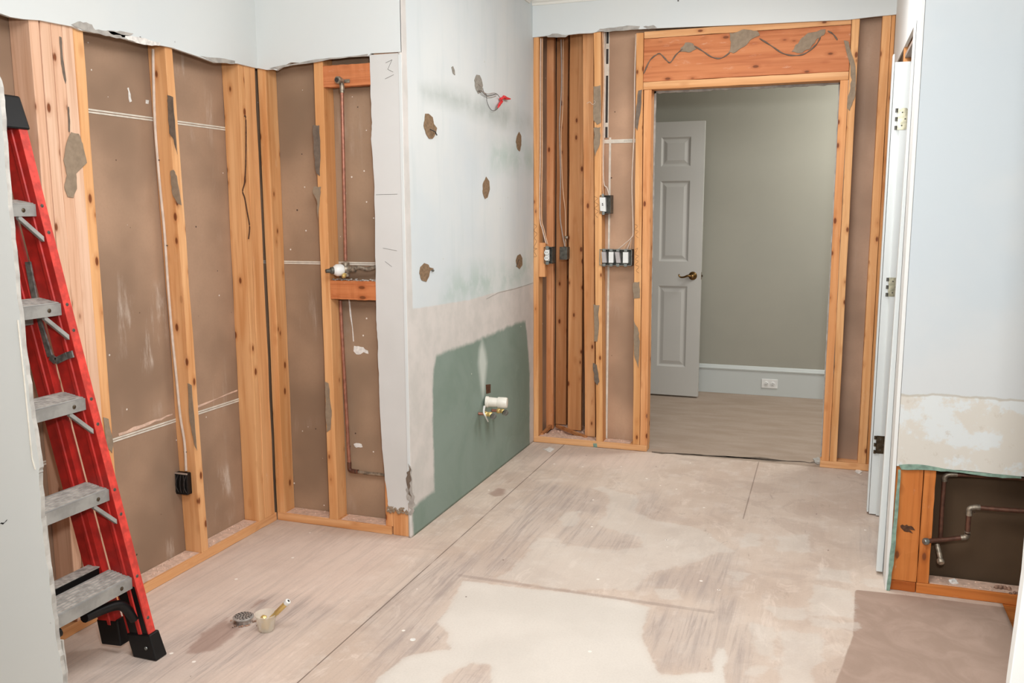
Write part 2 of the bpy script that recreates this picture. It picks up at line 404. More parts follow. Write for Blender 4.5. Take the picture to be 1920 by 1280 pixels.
def patch(name, parent, pts, ax, val, th, mat, amp=.12, seed=1, label=None, bevel=.0008):
    """thin smear with an outline of its own lying on the plane axis=val, th = signed thickness"""
    P = [at(u, v, ax, val) for u, v in rag(pts, amp, 4, seed)]
    off = [0,0,0]; off[ax] = th
    return MB().prism(P, off).build(name, mat, parent, bevel=bevel, label=label)
def curve_pts(pts, n=6):
    P = [Vector(p) for p in pts]; out = []
    for i in range(len(P)-1):
        p0 = P[max(i-1,0)]; p1 = P[i]; p2 = P[i+1]; p3 = P[min(i+2, len(P)-1)]
        for k in range(n):
            t = k/n; out.append(.5*((2*p1)+(p2-p0)*t+(2*p0-5*p1+4*p2-p3)*t*t+(3*p1-p0-3*p2+p3)*t**3))
    out.append(P[-1]); return out

# ------------------------------------------------------------------ grids with traced masks
def sdf(px, py, poly):
    """signed distance (negative inside) of points to polygon"""
    n = len(poly); dmin = np.full(px.shape, 1e9); inside = np.zeros(px.shape, bool)
    for i in range(n):
        x1, y1 = poly[i]; x2, y2 = poly[(i+1) % n]
        dx, dy = x2-x1, y2-y1; L2 = dx*dx+dy*dy+1e-12
        t = np.clip(((px-x1)*dx+(py-y1)*dy)/L2, 0, 1)
        dmin = np.minimum(dmin, np.hypot(px-x1-t*dx, py-y1-t*dy))
        if y1 != y2:
            cond = ((y1 > py) != (y2 > py)) & (px < (x2-x1)*(py-y1)/(y2-y1)+x1)
            inside ^= cond
    return np.where(inside, -dmin, dmin)
def mask(px, py, polys, soft):
    m = np.zeros(px.shape)
    for p in polys: m = np.maximum(m, np.clip(.5-sdf(px, py, p)/(2*soft), 0, 1))
    return m
def grid(name, us, vs, f, mat, attrs, keep=None):
    U, V = np.meshgrid(us, vs, indexing='ij'); nu, nv = U.shape
    co = f(U.ravel(), V.ravel())
    idx = np.arange(nu*nv).reshape(nu, nv)
    q = np.stack([idx[:-1,:-1], idx[1:,:-1], idx[1:,1:], idx[:-1,1:]], -1).reshape(-1, 4)
    if keep is not None:
        cu = (U[:-1,:-1]+U[1:,1:]).ravel()/2; cv = (V[:-1,:-1]+V[1:,1:]).ravel()/2; q = q[keep(cu, cv)]
    me = bpy.data.meshes.new(name); me.vertices.add(nu*nv); me.vertices.foreach_set('co', co.astype(np.float32).ravel())
    me.loops.add(len(q)*4); me.loops.foreach_set('vertex_index', q.ravel().astype(np.int32))
    me.polygons.add(len(q)); me.polygons.foreach_set('loop_start', np.arange(0, len(q)*4, 4, dtype=np.int32))
    me.update(calc_edges=True); me.validate()
    for k, fn in attrs.items():
        a = me.attributes.new(k, 'FLOAT', 'POINT'); a.data.foreach_set('value', fn(U.ravel(), V.ravel()).astype(np.float32))
    me.materials.append(mat)
    o = bpy.data.objects.new(name, me); C.objects.link(o); return o

Z2 = lambda x, y: (700+x/2.783, 820+y/2.783)
Z3 = lambda x, y: (1160+x/2.783, 820+y/2.783)
Z1 = lambda x, y: (120+x/3.0, 960+y/3.0)
def fl(pts, T=None): return [tuple(at(*(T(*p) if T else p), 2, 0)[:2]) for p in pts]
pale = [fl([(465,745),(640,765),(960,800),(1310,850),(1440,885),(1400,1030),(1440,1130),(1485,1210),(1500,1240),(1560,1240),(1760,1220),(1790,1130),(1800,1090),(1840,1090),(1840,1240),(1900,1400),(640,1400),(600,1190),(510,1180),(390,1240),(250,1400),(-100,1400),(30,1250),(160,1150),(290,1120),(390,1100),(390,1020),(330,960),(390,890)], Z2)]
pale_b = [fl([(850,520),(960,530),(1010,565),(1280,590),(1400,570),(1380,520),(1270,490),(1170,460),(1160,435),(1220,400),(1230,300),(1140,265),(1200,255),(1300,290),(1380,300),(1370,390),(1470,430),(1700,470),(1900,600),(1780,600),(1650,660),(1450,710),(1330,810),(1280,800),(960,790),(700,745),(640,735),(740,680),(800,600)], Z2),
          fl([(970,420),(1000,385),(1075,385),(1060,460),(980,465)], Z2)] + [fl(q, Z3) for q in (
          [(1010,765),(1225,800),(1225,940),(1000,930)], [(1000,940),(1245,970),(1240,1005),(1000,985)], [(760,880),(975,890),(985,960),(840,950)],
          [(850,1000),(1070,1020),(1070,1160),(1020,1190),(1010,1400),(820,1400),(850,1150)], [(690,970),(820,990),(815,1150),(720,1130),(700,1070)],
          [(590,700),(700,705),(640,750),(600,745)], [(190,790),(300,790),(340,850),(200,850)], [(640,1210),(780,1200),(740,1250),(660,1240)],
          [(640,500),(740,500),(750,570),(640,570)], [(1050,680),(1200,690),(1210,760),(1020,740)], [(820,520),(1000,500),(1000,600),(830,590)], [(1260,730),(1390,740),(1390,790),(1290,780)])]
grey = [fl(q, Z3) for q in ([(80,330),(180,265),(230,330),(200,430),(140,420),(80,370)], [(100,790),(200,710),(340,690),(500,610),(600,590),(620,690),(560,800),(500,880),(400,830),(320,800),(200,780)],
        [(150,930),(120,1030),(215,1205),(440,1205),(460,1110),(510,1100),(530,930),(300,900)], [(-20,500),(80,500),(100,560),(0,590)], [(540,800),(620,860),(600,960),(480,980),(500,880)],
        [(560,1000),(690,980),(720,1130),(640,1200),(640,1400),(580,1400),(550,1220)], [(1250,560),(1300,480),(1380,600),(1330,660)])]
grey += [fl(q, Z2) for q in ([(460,745),(640,735),(560,600),(300,640),(230,720),(0,950),(0,1280),(160,1150),(390,1090),(330,960)], [(960,470),(1100,420),(1200,480),(1380,530),(1380,580),(1280,590),(1000,560)],
        [(390,1240),(510,1180),(600,1190),(640,1400),(380,1400)], [(850,520),(960,470),(960,380),(1200,420),(1230,310),(1100,270),(850,230),(700,480),(480,680),(560,720),(700,700),(800,600)])]
grey += [fl(q, Z1) for q in ([(60,960),(500,760),(900,560),(1000,500),(1300,470),(1500,560),(1100,800),(700,960)],)]
brown = [fl([(1603,1105),(1668,1112),(1900,1140),(1960,1340),(1545,1340),(1600,1190)])]
stain = [fl([(670,800),(760,680),(920,590),(1000,660),(900,740),(850,780),(740,800)], Z1), fl([(1030,540),(1100,490),(1145,490),(1060,545)], Z1),
         fl([(596,292),(650,258),(692,268),(680,305),(620,312)], Z2), fl([(688,236),(722,208),(738,212),(700,240)], Z2)]
pink = [fl([(130,1150),(340,1050),(540,985),(770,1012),(700,1110),(560,1180),(520,1280),(130,1280)]), fl([(1000,840),(1240,856),(1210,880),(1000,870)])]
us = np.arange(XL-.06, 2.3301, .0125); vs = np.arange(-5.9, .0601, .0125)
gx = np.linspace(XL-.06, 2.335, 195); gy = np.linspace(-5.9, .004, 480)
fo = grid('floor', gx, gy, lambda a, b: np.stack([a, b, np.zeros_like(a)], 1), M['floor'], {
    'pale': lambda a, b: np.maximum(mask(a, b, pale, .035), mask(a, b, pale_b, .06)), 'strong': lambda a, b: mask(a, b, pale, .03), 'grey': lambda a, b: mask(a, b, grey, .05),
    'brown': lambda a, b: mask(a, b, brown, .02), 'stain': lambda a, b: mask(a, b, stain, .035), 'pink': lambda a, b: mask(a, b, pink, .12)})
sm = fo.modifiers.new('thickness', 'SOLIDIFY'); sm.thickness = .02; sm.offset = -1
struct(fo, 'dusty plywood subfloor with pale patching compound')
struct(MB().box(2.45, 3.4, -5.9, -2.75, -.02, 0).box(2.335, 2.45, -5.9, -2.75, -.02, 0).build('floor', M['hallfloor'], origin=(2.8,-4,-.02)))
struct(MB().box(2.2, 3.4, -2.8, -1.0, -.3, -.28).box(2.2, 2.22, -2.8, -1.5, -.28, -.03).build('floor', M['paperd'], origin=(2.8,-2,-.3)))
struct(MB().box(-.7, 3.0, .006, 2.0, -.02, -.001).build('floor', M['hallfloor'], origin=(1,1,-.02)), 'bare dusty hall floor beyond the doorway')
# ------------------------------------------------------------------ shell
def plate(name, x0, x1, y0, y1, z0, z1, mat, label=None, bevel=0):
    return struct(MB().box(x0, x1, y0, y1, z0, z1).build(name, mat, bevel=bevel), label)
plate('ceiling', -1.0, 3.4, -6.0, .5, CEIL, CEIL+.02, M['ceil'])
plate('ceiling', -1.0, 3.4, .5, 2.1, CEIL-.1, CEIL-.08, M['ceil'])
plate('wall_front', -1.0, 3.4, -6.0, -5.95, 0, CEIL, M['near_wall'])
plate('wall_far_right', 3.35, 3.4, -5.95, 2.0, -.3, CEIL, M['near_wall'])
plate('wall_far_left', -1.0, -.95, -5.95, 2.0, 0, CEIL, M['near_wall'])
# brown back faces of the boards on the far side of each stud wall
pw = plate('wall_left', XL-.095, XL-.083, -3.5, -1.60, 0, CEIL, M['paper'], 'brown paper back of drywall behind the left studs')
for z in (1.78, .596):
    t = MB()
    t.box(XL-.083, XL-.0805, -3.45, -1.64, z-.008, z-.002).box(XL-.083, XL-.0805, -3.45, -1.64, z+.001, z+.007).build('joint_tape', M['tape'], pw, bevel=.0005)
ps = plate('wall_alcove', XL-.083, .0-.013, YS+.083, YS+.095, 0, CEIL, M['paper2'], 'brown paper back of drywall behind the alcove studs')
MB().box(XL-.08, -.02, YS+.080, YS+.083, 1.193, 1.199).box(XL-.08, -.02, YS+.080, YS+.083, 1.201, 1.207).build('joint_tape', M['tape'], ps)
# splashes of plaster on the alcove board
for i, q in enumerate(([(664,648),(676,650),(690,657),(691,663),(682,660),(676,664),(668,664),(663,658)], [(663,832),(678,832),(680,838),(668,839)],
                       [(650,540),(652,542),(664,640),(662,640)])):
    patch('plaster_splash', ps, q, 1, YS+.083, -.0015, M['gyp_white'], .25, i+30)
for i, q in enumerate(([(238,165),(241,164),(247,190),(243,192)], [(273,187),(279,188),(278,195),(273,194)], [(222,812),(280,790),(323,775),(323,778),(280,796),(223,817)], [(370,760),(445,730),(445,733),(371,764)])):
    patch('plaster_splash', pw, q, 0, XL-.083, .0012, M['gyp_white'] if i < 2 else M['debris'], .2, i+50)

# ---- back wall
# board behind the studs, with a doorway hole: left bay, right bay, over the door
struct(MB().box(.392, .70, .085, .098, 0, 2.62).build('wall_back', M['paper3']), 'brown paper back of drywall between stud and door')
struct(MB().box(1.74, 2.1, .085, .098, 0, 2.62).build('wall_back', M['paperp']), 'brown paper back of drywall right of the doorway')
struct(MB().box(.70, 1.74, .085, .098, 2.11, 2.62).build('wall_back', M['paper2']))
struct(MB().box(-.0, .47, .47, .482, 0, 2.62).box(.392, .404, .098, .47, 0, 2.62).box(-.013, 0, .02, .47, 0, 2.62).build('wall_back', M['paper']))
# hall side finish of the same wall with crumbly edges round the doorway
def ragbox_v(x, y0, y1, z0, z1, n, sgn, amp=.006, w=.012):
    pts = [(x-sgn*.03, y0, z0)] ; rr = random.Random(n)
    for k in range(n+1): pts.append((x+sgn*(w+rr.uniform(-amp, amp)), y0, z0+(z1-z0)*k/n))
    pts.append((x-sgn*.03, y0, z1)); return MB().prism(pts, (0, y1-y0, 0))
struct(ragbox_v(.704, .089, .102, 0, 2.1, 60, 1, .0015, .005).build('wall_back', M['gyp']))
struct(ragbox_v(1.694, .089, .102, 0, 2.1, 61, -1, .0012, .003).build('wall_back', M['gyp']))
tp = [(.68, .089, 2.13), (1.72, .089, 2.13)]; rr = random.Random(5)
tp += [(1.72-1.04*k/60, .089, 2.088+rr.uniform(-.003, .003)) for k in range(61)]
struct(MB().prism(tp, (0, .013, 0)).build('wall_back', M['gyp']))
# upper painted board of the back wall
edge = [(999,70),(1030,67),(1060,66),(1085,63),(1110,62),(1125,58),(1160,56),(1195,55),(1230,53),(1300,50),(1400,46),(1500,41),(1590,37),(1640,31),(1680,27)]
P = [at(u, v, 1, -.013) for u, v in edge]; P[0][0] = 0; P[-1][0] = R
P = [(0, -.013, CEIL)]+[tuple(q) for q in P]+[(R, -.013, CEIL)]
wb = struct(MB().prism(P, (0, .012, 0)).build('wall_back', M['white_wall']), 'white painted drywall left above the stripped back wall')
for i, q in enumerate(([(1118,60),(1125,54),(1150,52),(1175,48),(1200,49),(1197,55),(1160,58),(1135,60)], [(1206,50),(1225,47),(1232,52),(1215,55)], [(1022,67),(1040,63),(1066,66),(1060,70),(1028,70)])):
    patch('torn_paper', wb, q, 1, -.014, -.002, M['gyp'], .12, i)
# crown moulding on back wall and partition
def crown(x0, x1):
    prof = [(-.013, 2.60), (-.020, 2.60), (-.024, 2.612), (-.034, 2.618), (-.05, 2.640), (-.062, 2.648), (-.066, CEIL), (-.013, CEIL)]
    return MB().prism([(x0, y, z) for y, z in prof], (x1-x0, 0, 0))
struct(crown(0, R).build('trim_1', M['ceil']), 'white crown moulding above the back wall')

struct(MB().prism([(-(y+.013)+.0008, YS, z) for y, z in [(-.013, 2.60), (-.020, 2.60), (-.024, 2.612), (-.034, 2.618), (-.05, 2.640), (-.062, 2.648), (-.066, CEIL), (-.013, CEIL)]], (0, -YS-.08, 0)).build('trim_4', M['ceil']), 'white crown moulding above the partition wall')
# ---- partition wall with traced paint masks
def wl(pts): return [(q[1], q[2]) for q in (at(u, v, 0, 0) for u, v in pts)]
Z6 = lambda x, y: (740+x/2.371, 500+y/2.371)
greenp = [wl([(818,667),(862,650),(909,633),(950,614),(985,601),(989,640),(993,700),(993,845),(778,1018),(772,955),(790,938),(815,920),(812,800),(812,700)])]
band = [wl([(740,584),(800,575),(880,562),(930,548),(1010,530),(1010,900),(740,1100)]), [(-1.76,-.1), (-1.66,-.1), (-1.675,2.7), (-1.76,2.7)]]
smu = [wl([(788,165),(830,162),(900,185),(960,200),(995,225),(998,245),(930,235),(860,205),(795,182)])]
gri = [wl([(830,565),(840,525),(900,500),(960,510),(996,470),(998,520),(930,550),(870,562)]), wl([(925,270),(1000,280),(1000,320),(920,310)])]
blotch = [wl([(904,640),(910,660),(913,680),(909,720),(906,745),(902,720),(897,680),(899,655)])]
bx = lambda yo, zo, hi: np.clip(hi, 0, 1)
pr = grid('wall_partition', np.linspace(YS-.006, 0.02, 150), np.linspace(.0, CEIL, 220), lambda a, b: np.stack([np.zeros_like(a), a, b], 1), M['partition'], {
    'green': lambda a, b: mask(a, b, greenp, .055), 'band': lambda a, b: mask(a, b, band, .025), 'smudge': lambda a, b: mask(a, b, smu, .04),
    'grime': lambda a, b: mask(a, b, gri, .07), 'pale_blotch': lambda a, b: mask(a, b, blotch, .025)})
sm = pr.modifiers.new('thickness', 'SOLIDIFY'); sm.thickness = .0125; sm.offset = -1
struct(pr, 'white partition wall with bare green area at its foot')
T0 = .0005
for nm, q, mt in (('torn_patch', [(797,213),(803,213),(811,220),(813,232),(819,240),(817,250),(811,260),(804,260),(798,250),(794,236)], 'scar'),
                  ('wire_hole', [(893,140),(899,141),(903,150),(905,160),(902,173),(896,176),(891,165),(889,150)], 'scard'),
                  ('torn_patch', [(973,247),(977,255),(977,272),(974,284),(970,280),(967,266),(969,255)], 'scar'),
                  ('torn_patch', [(911,331),(917,340),(918,355),(914,370),(909,373),(905,362),(905,345)], 'scar'),
                  ('torn_patch', [(795,493),(803,496),(805,501),(813,503),(806,508),(804,518),(799,528),(790,525),(786,512),(788,500)], 'scar'),
                  ('torn_patch', [(975,476),(979,484),(979,497),(974,504),(969,500),(967,488),(970,479)], 'scar'),
                  ('torn_patch', [(846,126),(849,124),(852,132),(853,141),(849,138)], 'scard')):
    patch(nm, pr, q, 0, T0, .002, M[mt], .06, 3, label='brown torn paper spot' if mt == 'scar' else 'grey round spot', bevel=.0004)
MB().tube([at(912,560,0,.002), at(935,548,0,.002), at(965,541,0,.002), at(1000,530,0,.002)], .0008, 5).build('surface_crack', M['gyp'], pr)
MB().tube([at(968,500,0,.002), at(973,486,0,.006)], .0015, 6).build('anchor_stub', M['ink'], pr)
MB().tube([at(806,242,0,.003), at(816,247,0,.02)], .0022, 6).tube([at(816,247,0,.01), at(819,253,0,.03)], .003, 6).build('anchor_stub', M['ink'], pr)
MB().blob(at(812,507,0,.006), .006, .1).build('anchor_stub', M['steeld'], pr)
# small recess above the drain stub, wood behind
MB().prism([at(u, v, 0, .0012) for u, v in ((911,721),(920,720),(920,736),(912,738))], (-.002, 0, 0)).build('wall_cutout', M['slit'], pr, label='brown wood seen through a small cutout')
# ---- alcove: upper board, corner strip
edge = [(478,128),(500,131),(512,130),(518,132),(535,122),(545,117),(575,118),(600,111),(640,107),(690,105),(695,100),(752,97)]
P = [at(u, v, 1, YS-.013) for u, v in edge]; P[0][0] = XL+.013; P[-1][0] = 0.0
P = [(XL+.013, YS-.013, CEIL)]+[tuple(q) for q in P]+[(0, YS-.013, CEIL)]
wa = struct(MB().prism(P, (0, .0125, 0)).build('wall_alcove', M['white_wall']), 'white painted drywall above the stripped alcove')
patch('torn_paper', wa, [(505,128),(560,118),(620,108),(690,101),(690,104),(620,111),(560,121),(520,130)], 1, YS-.0135, -.0015, M['gyp'], .2, 4)
left_e = [(693,103),(695,170),(697,230),(696,260),(702,350),(704,480),(705,600),(708,640),(710,700),(712,760),(716,840),(722,900),(727,940),(728,958)]
bot_e = [(740,953),(748,958),(752,950),(760,962),(766,958),(771,966)]
P = [at(u, v, 1, YS-.004) for u, v in left_e+bot_e]
rr = random.Random(3)
P2 = []
for i in range(len(P)-1):
    for k in range(5):
        q = P[i]+(P[i+1]-P[i])*k/5
        if i < len(left_e)-1: q = q+np.array([rr.uniform(-.0018, .0018), 0, 0])
        P2.append(q)
P2.append(P[-1]); P2[-1][0] = -.0005
P2.append(np.array([-.0005, YS-.004, P2[0][2]]))
ws = struct(MB().prism([tuple(q) for q in P2], (0, .012, 0)).build('wall_alcove', M['strip']), 'narrow off white drywall strip at the partition corner')
MB().box(-.012, .001, YS-.0075, YS-.004, .16, 2.06).build('corner_bead', M['white_wall'], ws, bevel=.001)
rr = random.Random(8)
patch('crumbled_edge', ws, [(765,868),(770,874),(773,905),(776,940),(775,962),(769,966),(766,945),(762,930),(765,905)], 1, YS-.0075, -.002, M['gyp'], .5, 3)
patch('crumbled_edge', ws, [(766,872),(769,885),(768,905),(772,930),(770,936),(765,915),(764,890)], 1, YS-.0096, -.0012, M['adhd'], .5, 4)
mb = MB()
for k in range(34):
    q = rr.uniform(.003, .008); mb.blob((-.118+.114*rr.random(), YS-.004, .118+rr.uniform(-.012, .014)), (q*1.3, .003, q), .35, 1)
mb.build('crumbled_foot', M['adh'], ws)
# pencil marks on strip
mb = MB()
for (a, b, c2, d) in ((723,118,735,112),(735,112,727,130),(727,130,737,135),(722,148,738,140),(705,365,745,364),(718,465,744,470),(722,490,735,500)):
    mb.tube([at(a, b, 1, YS-.0045), at(c2, d, 1, YS-.0045)], .0007, 5)
mb.build('pencil_mark', M['steeld'], ws)
# ---- left wall upper board
edge = [(0,25),(20,32),(45,36),(75,38),(100,43),(138,50),(152,57),(180,62),(210,66),(232,72),(258,80),(285,84),(300,85),(322,89),(345,97),(372,106),(405,118),(418,118),(445,119),(478,127)]
P = [at(u, v, 0, XL+.013) for u, v in edge]; P[-1][1] = YS-.013
y0 = -3.62
P = [(XL+.013, YS-.013, CEIL), (XL+.013, y0, CEIL), (XL+.013, y0, P[0][2])]+[tuple(q) for q in P]
wlft = struct(MB().prism(P, (-.0125, 0, 0)).build('wall_left', M['white_wall']), 'white painted drywall above the stripped left wall')
for i, (q, mt) in enumerate((([(133,46),(150,40),(172,46),(178,56),(205,58),(235,66),(232,74),(205,68),(175,62),(155,57)], 'gyp'), ([(218,63),(262,70),(300,80),(298,86),(270,84),(240,75)], 'gyp_white'),
                             ([(200,57),(225,58),(250,63),(240,68),(212,66)], 'gyp'), ([(375,105),(400,108),(440,114),(440,120),(405,118)], 'gyp'))):
    patch('torn_paper', wlft, q, 0, XL+.0135, .002, M[mt], .18, i+9)

# ------------------------------------------------------------------ framing: every stud and plate is a thing
def stud(x0, x1, y0, y1, z0, z1, label, axis='Z', pal='o', name='wall_stud', col=(1,1,1), cat='stud', group='wall studs', n=14, wob=.0012, lean=None):
    o = MB().board(x0, x1, y0, y1, z0, z1, axis, n, wob).build(name, wood(axis, pal), bevel=.0018, color=col)
    if lean:
        for v in o.data.vertices:
            v.co.x += lean[0]*v.co.z/2.4; v.co.y += lean[1]*v.co.z/2.4
    return tag(o, label, cat, group)
def ly(u, v, ax=XL): return at(u, v, 0, ax)[1]
ZT = 2.60
# left wall: Y positions from their place along the wall
ys = [ly(74, 42), ly(95, 45), ly(116, 48), ly(137, 52), ly(157, 60)]
ys0 = ys[0]-.003
A = [stud(XL-.082, XL, ys0-.038, ys0-.001, .038, ZT, 'pale leftmost stud of the cluster behind the red ladder', pal='p', col=(.98,.93,.9)),
     stud(XL-.082, XL, ys[0], ys[1]-.0015, .038, ZT, 'pale second stud from left in the cluster behind the ladder', pal='p'),
     stud(XL-.082, XL, ys[1], ys[2]-.0015, .038, ZT, 'pale third stud from left in the cluster, plain face', pal='p', col=(1,.97,.95)),
     stud(XL-.082, XL, ys[2], ys[3]-.0015, .038, ZT, 'pale stud with dark slit and large brown adhesive patch beside orange stud', pal='p'),
     stud(XL-.085, XL-.003, ys[3]+.001, ys[4], .038, ZT, 'orange stud forming the right side of the pale cluster', col=(1,.98,.93))]
Z3b = lambda x, y: (x/3.2, 160+y/3.2)
patch('adhesive_patch', A[3], [Z3b(*q) for q in [(425,280),(470,290),(495,350),(520,465),(455,530),(460,620),(440,675),(405,670),(385,610),(400,540),(380,450),(400,340)]], 0, XL+.0008, .0022, M['adh'], .1, 2, 'grey brown adhesive patch')
patch('dark_slit', A[3], [(111,68),(115,70),(118,110),(124,150),(123,158),(120,150),(114,120)], 0, XL+.0008, .0015, M['adhd'], .05)
patch('dark_slit', A[3], [(127,200),(129,200),(131,225),(131,247),(128,247)], 0, XL+.0008, .0015, M['adhd'], .05)
patch('adhesive_patch', A[4], [(193,782),(203,785),(212,830),(210,850),(199,835)], 0, XL-.0022, .002, M['adh'], .1)
yb0 = ly(360, 700)-.03
Bl, Br = -2.248, -2.206
B = stud(XL-.082, XL, Bl, Br, .038, ZT, 'orange stud with a white cable and black outlet box on it', col=(1,1,.98), wob=.002, lean=(0,-.05))
patch('adhesive_patch', B, [(314,178),(325,182),(329,240),(333,290),(326,262),(318,250),(315,200)], 1, Bl-.042, -.0022, M['adhd'], .1)
patch('adhesive_patch', B, [(320,320),(326,318),(332,330),(341,385),(334,382),(325,368),(321,345)], 1, Bl-.036, -.0022, M['adh'], .1)
patch('adhesive_patch', B, [(352,718),(360,722),(366,800),(370,845),(364,830),(356,790)], 1, Bl-.017, -.0022, M['adh'], .1)
Cs = stud(XL-.082, XL, -1.852, -1.8125, .038, ZT, 'orange stud left of the alcove corner, with a winding dark split', col=(1,.99,.95), wob=.002)
Cs2 = stud(XL-.078, XL+.002, -1.811, -1.738, .038, ZT, 'orange stud nailed against the right side of the split stud', col=(1,.96,.9), wob=.002)
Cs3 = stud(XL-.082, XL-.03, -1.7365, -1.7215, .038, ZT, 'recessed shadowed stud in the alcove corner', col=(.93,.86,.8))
sp = [(458,218),(461,225),(461,300),(459,340),(455,358),(459,372),(464,400),(468,425),(466,448)]
MB().tube(curve_pts([at(u, v, 1, -1.8535) for u, v in sp]), .0028, 6).build('dark_split', M['slit'], Cs)
# plates
pl = dict(name='bottom_plate', cat='wall plate', group='bottom plates', wob=.0008)
stud(XL-.082, XL, -3.5, YS-.002, .0005, .038, 'long bottom plate along the left wall beside the ladder', 'Y', n=30, **pl)
stud(XL+.001, -.10, YS, YS+.082, .0005, .038, 'short bottom plate across the floor of the alcove', 'X', n=12, **pl)
stud(.001, .712, 0, .084, .0005, .038, 'bottom plate left of the doorway with green smudge', 'X', n=12, **pl)
pz = [o for o in C.objects if o.get('label') == 'bottom plate left of the doorway with green smudge'][0]
patch('green_smudge', pz, [(1112,831),(1119,831),(1120,838),(1113,838)], 1, -.0005, -.0015, M['greenpaper'], .1, 2, 'green paint smudge')
patch('floor_gap', fo, [(1222,846),(1300,851),(1400,857),(1500,864),(1537,866),(1537,868),(1500,865.8),(1400,859),(1300,852.8),(1222,848)], 2, .0002, .0012, M['adhd'], .3, 5)
patch('plaster_crumb', fo, [(1524,860),(1534,857),(1545,864),(1538,870),(1528,868)], 2, .0002, .004, M['gyp'], .3, 6)
patch('plaster_crumb', fo, [(1018,842),(1030,838),(1040,842),(1028,847)], 2, .0002, .003, M['gyp_white'], .3, 6)
patch('plaster_crumb', fo, [(1606,880),(1617,884),(1612,888),(1603,884)], 2, .0002, .003, M['gyp_white'], .3, 7)
bp_r = stud(1.69, R, 0, .084, .0005, .038, 'short bottom plate right of the doorway', 'X', n=6, **pl)
stud(2.045, 3.1, -D+.012, -D+.10, .0005, .040, 'bottom plate under the exposed pipes at right', 'X', pal='d', n=12, **pl)
mb = MB(); rr = random.Random(2)
def dust(x0, x1, y0, y1, z, n, label, mat='debris', r=.006, name='plaster_debris', cat='debris'):
    m = MB().box(x0, x1, y0, y1, z, z+.0015)
    for k in range(n):
        q = r*rr.uniform(.25, 1)**2; m.blob((rr.uniform(x0+r, x1-r), rr.uniform(y0+r, y1-r), z+.001+q*.3), (q, q, q*.6), .3, 1)
    o = tag(m.build(name, M[mat]), label, cat); o['kind'] = 'stuff'; return o
dust(XL-.081, XL-.012, Br+.01, -1.86, .0385, 60, 'pinkish plaster dust on left plate between cable stud and split stud')
dust(XL-.081, XL-.012, ys[4]+.005, Bl-.002, .0385, 70, 'pinkish plaster dust on left plate left of the cable stud')
dust(-.65, -.425, YS+.006, YS+.08, .0385, 40, 'white plaster dust on alcove plate left of the narrow stud')
dust(-.36, -.12, YS+.006, YS+.08, .0385, 50, 'white plaster dust on alcove plate below the bent pipe')
dust(.447, .61, .006, .08, .0385, 40, 'plaster dust on the plate left of the doorway')
# alcove studs
G1 = stud(-.697, -.655, YS, YS+.082, .038, ZT, 'alcove stud right beside the room corner, left of the wide brown panel', col=(1,1,.95))
G3 = stud(-.416, -.372, YS, YS+.082, .038, ZT, 'narrow alcove stud left of the copper shower riser, with grey smears', col=(1,.99,.94))
patch('adhesive_patch', G3, [(587,235),(599,235),(601,290),(600,330),(594,325),(589,290)], 1, YS-.0008, -.003, M['adhd'], .15)
patch('adhesive_patch', G3, [(588,350),(602,350),(600,372),(597,410),(594,374),(587,362)], 1, YS-.0008, -.003, M['adh'], .15)
patch('adhesive_patch', G3, [(609,715),(616,718),(622,770),(620,805),(613,810),(611,760)], 1, YS-.0008, -.003, M['adh'], .15)
G4 = stud(-.13, -.095, YS+.004, YS+.084, .038, ZT, 'stud hidden behind the white corner strip, dark foot showing', col=(1,.92,.85))
G5 = stud(-.0935, -.0145, YS+.004, YS+.082, .0005, ZT, 'rough end stud of the partition below the crumbled drywall', col=(.95,.87,.8), wob=.002)
tag(MB().board(-.372, -.132, YS+.002, YS+.04, 1.948, 2.036, 'X').build('wood_blocking', wood('X','h'), bevel=.002), 'upper wood block behind the shower head elbow', 'wood block', 'alcove blocking')
tag(MB().board(-.372, -.132, YS+.001, YS+.04, 1.048, 1.130, 'X').build('wood_blocking', wood('X','h'), bevel=.002, color=(1.0,1.0,.95)), 'lower wood block just under the shower valve', 'wood block', 'alcove blocking')

# back wall framing
H1 = stud(.0015, .033, 0, .085, .038, ZT, 'bright front stud beside the partition corner, with scribbles', col=(1,.98,.92))
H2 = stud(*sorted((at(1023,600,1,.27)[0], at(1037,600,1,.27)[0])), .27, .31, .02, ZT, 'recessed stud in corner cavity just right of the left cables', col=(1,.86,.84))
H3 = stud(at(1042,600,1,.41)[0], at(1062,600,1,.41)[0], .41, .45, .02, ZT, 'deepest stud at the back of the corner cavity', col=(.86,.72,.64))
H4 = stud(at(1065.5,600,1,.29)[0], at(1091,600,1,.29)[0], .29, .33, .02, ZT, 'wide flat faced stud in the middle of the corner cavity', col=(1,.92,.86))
H5 = stud(at(1097,820,1,.10)[0], at(1113,820,1,.10)[0]+.01, .095, .135, .038, ZT, 'recessed stud tucked left of the outlet stud', col=(.98,.9,.85), lean=(-.035,0))
H6 = stud(.402, .443, 0, .085, .038, ZT, 'front stud carrying the upper single switch box, grey adhesive blobs', col=(1,.97,.88), lean=(-.040,0))
for i, (q, mt) in enumerate((([(1113,162),(1126,160),(1127,230),(1120,234),(1113,226)], 'adh'), ([(1113,240),(1126,238),(1125,270),(1116,293)], 'adh'),
                             ([(1113,570),(1124,572),(1120,640),(1114,640)], 'adh'), ([(1112,680),(1119,684),(1124,715),(1120,722),(1114,708)], 'adhd'))):
    patch('adhesive_patch', H6, q, 1, -.0008, -.004, M[mt], .2, i)
KL = stud(.628, .669, 0, .085, .038, 2.41, 'tall king stud at left of the doorway with zigzag pencil line', col=(1,.97,.88), lean=(-.020,0))
TL = stud(.6715, .714, .0, .085, .038, 2.098, 'trimmer stud framing the left side of the doorway', col=(.98,.86,.78), name='trimmer_stud', lean=(-.016,0))
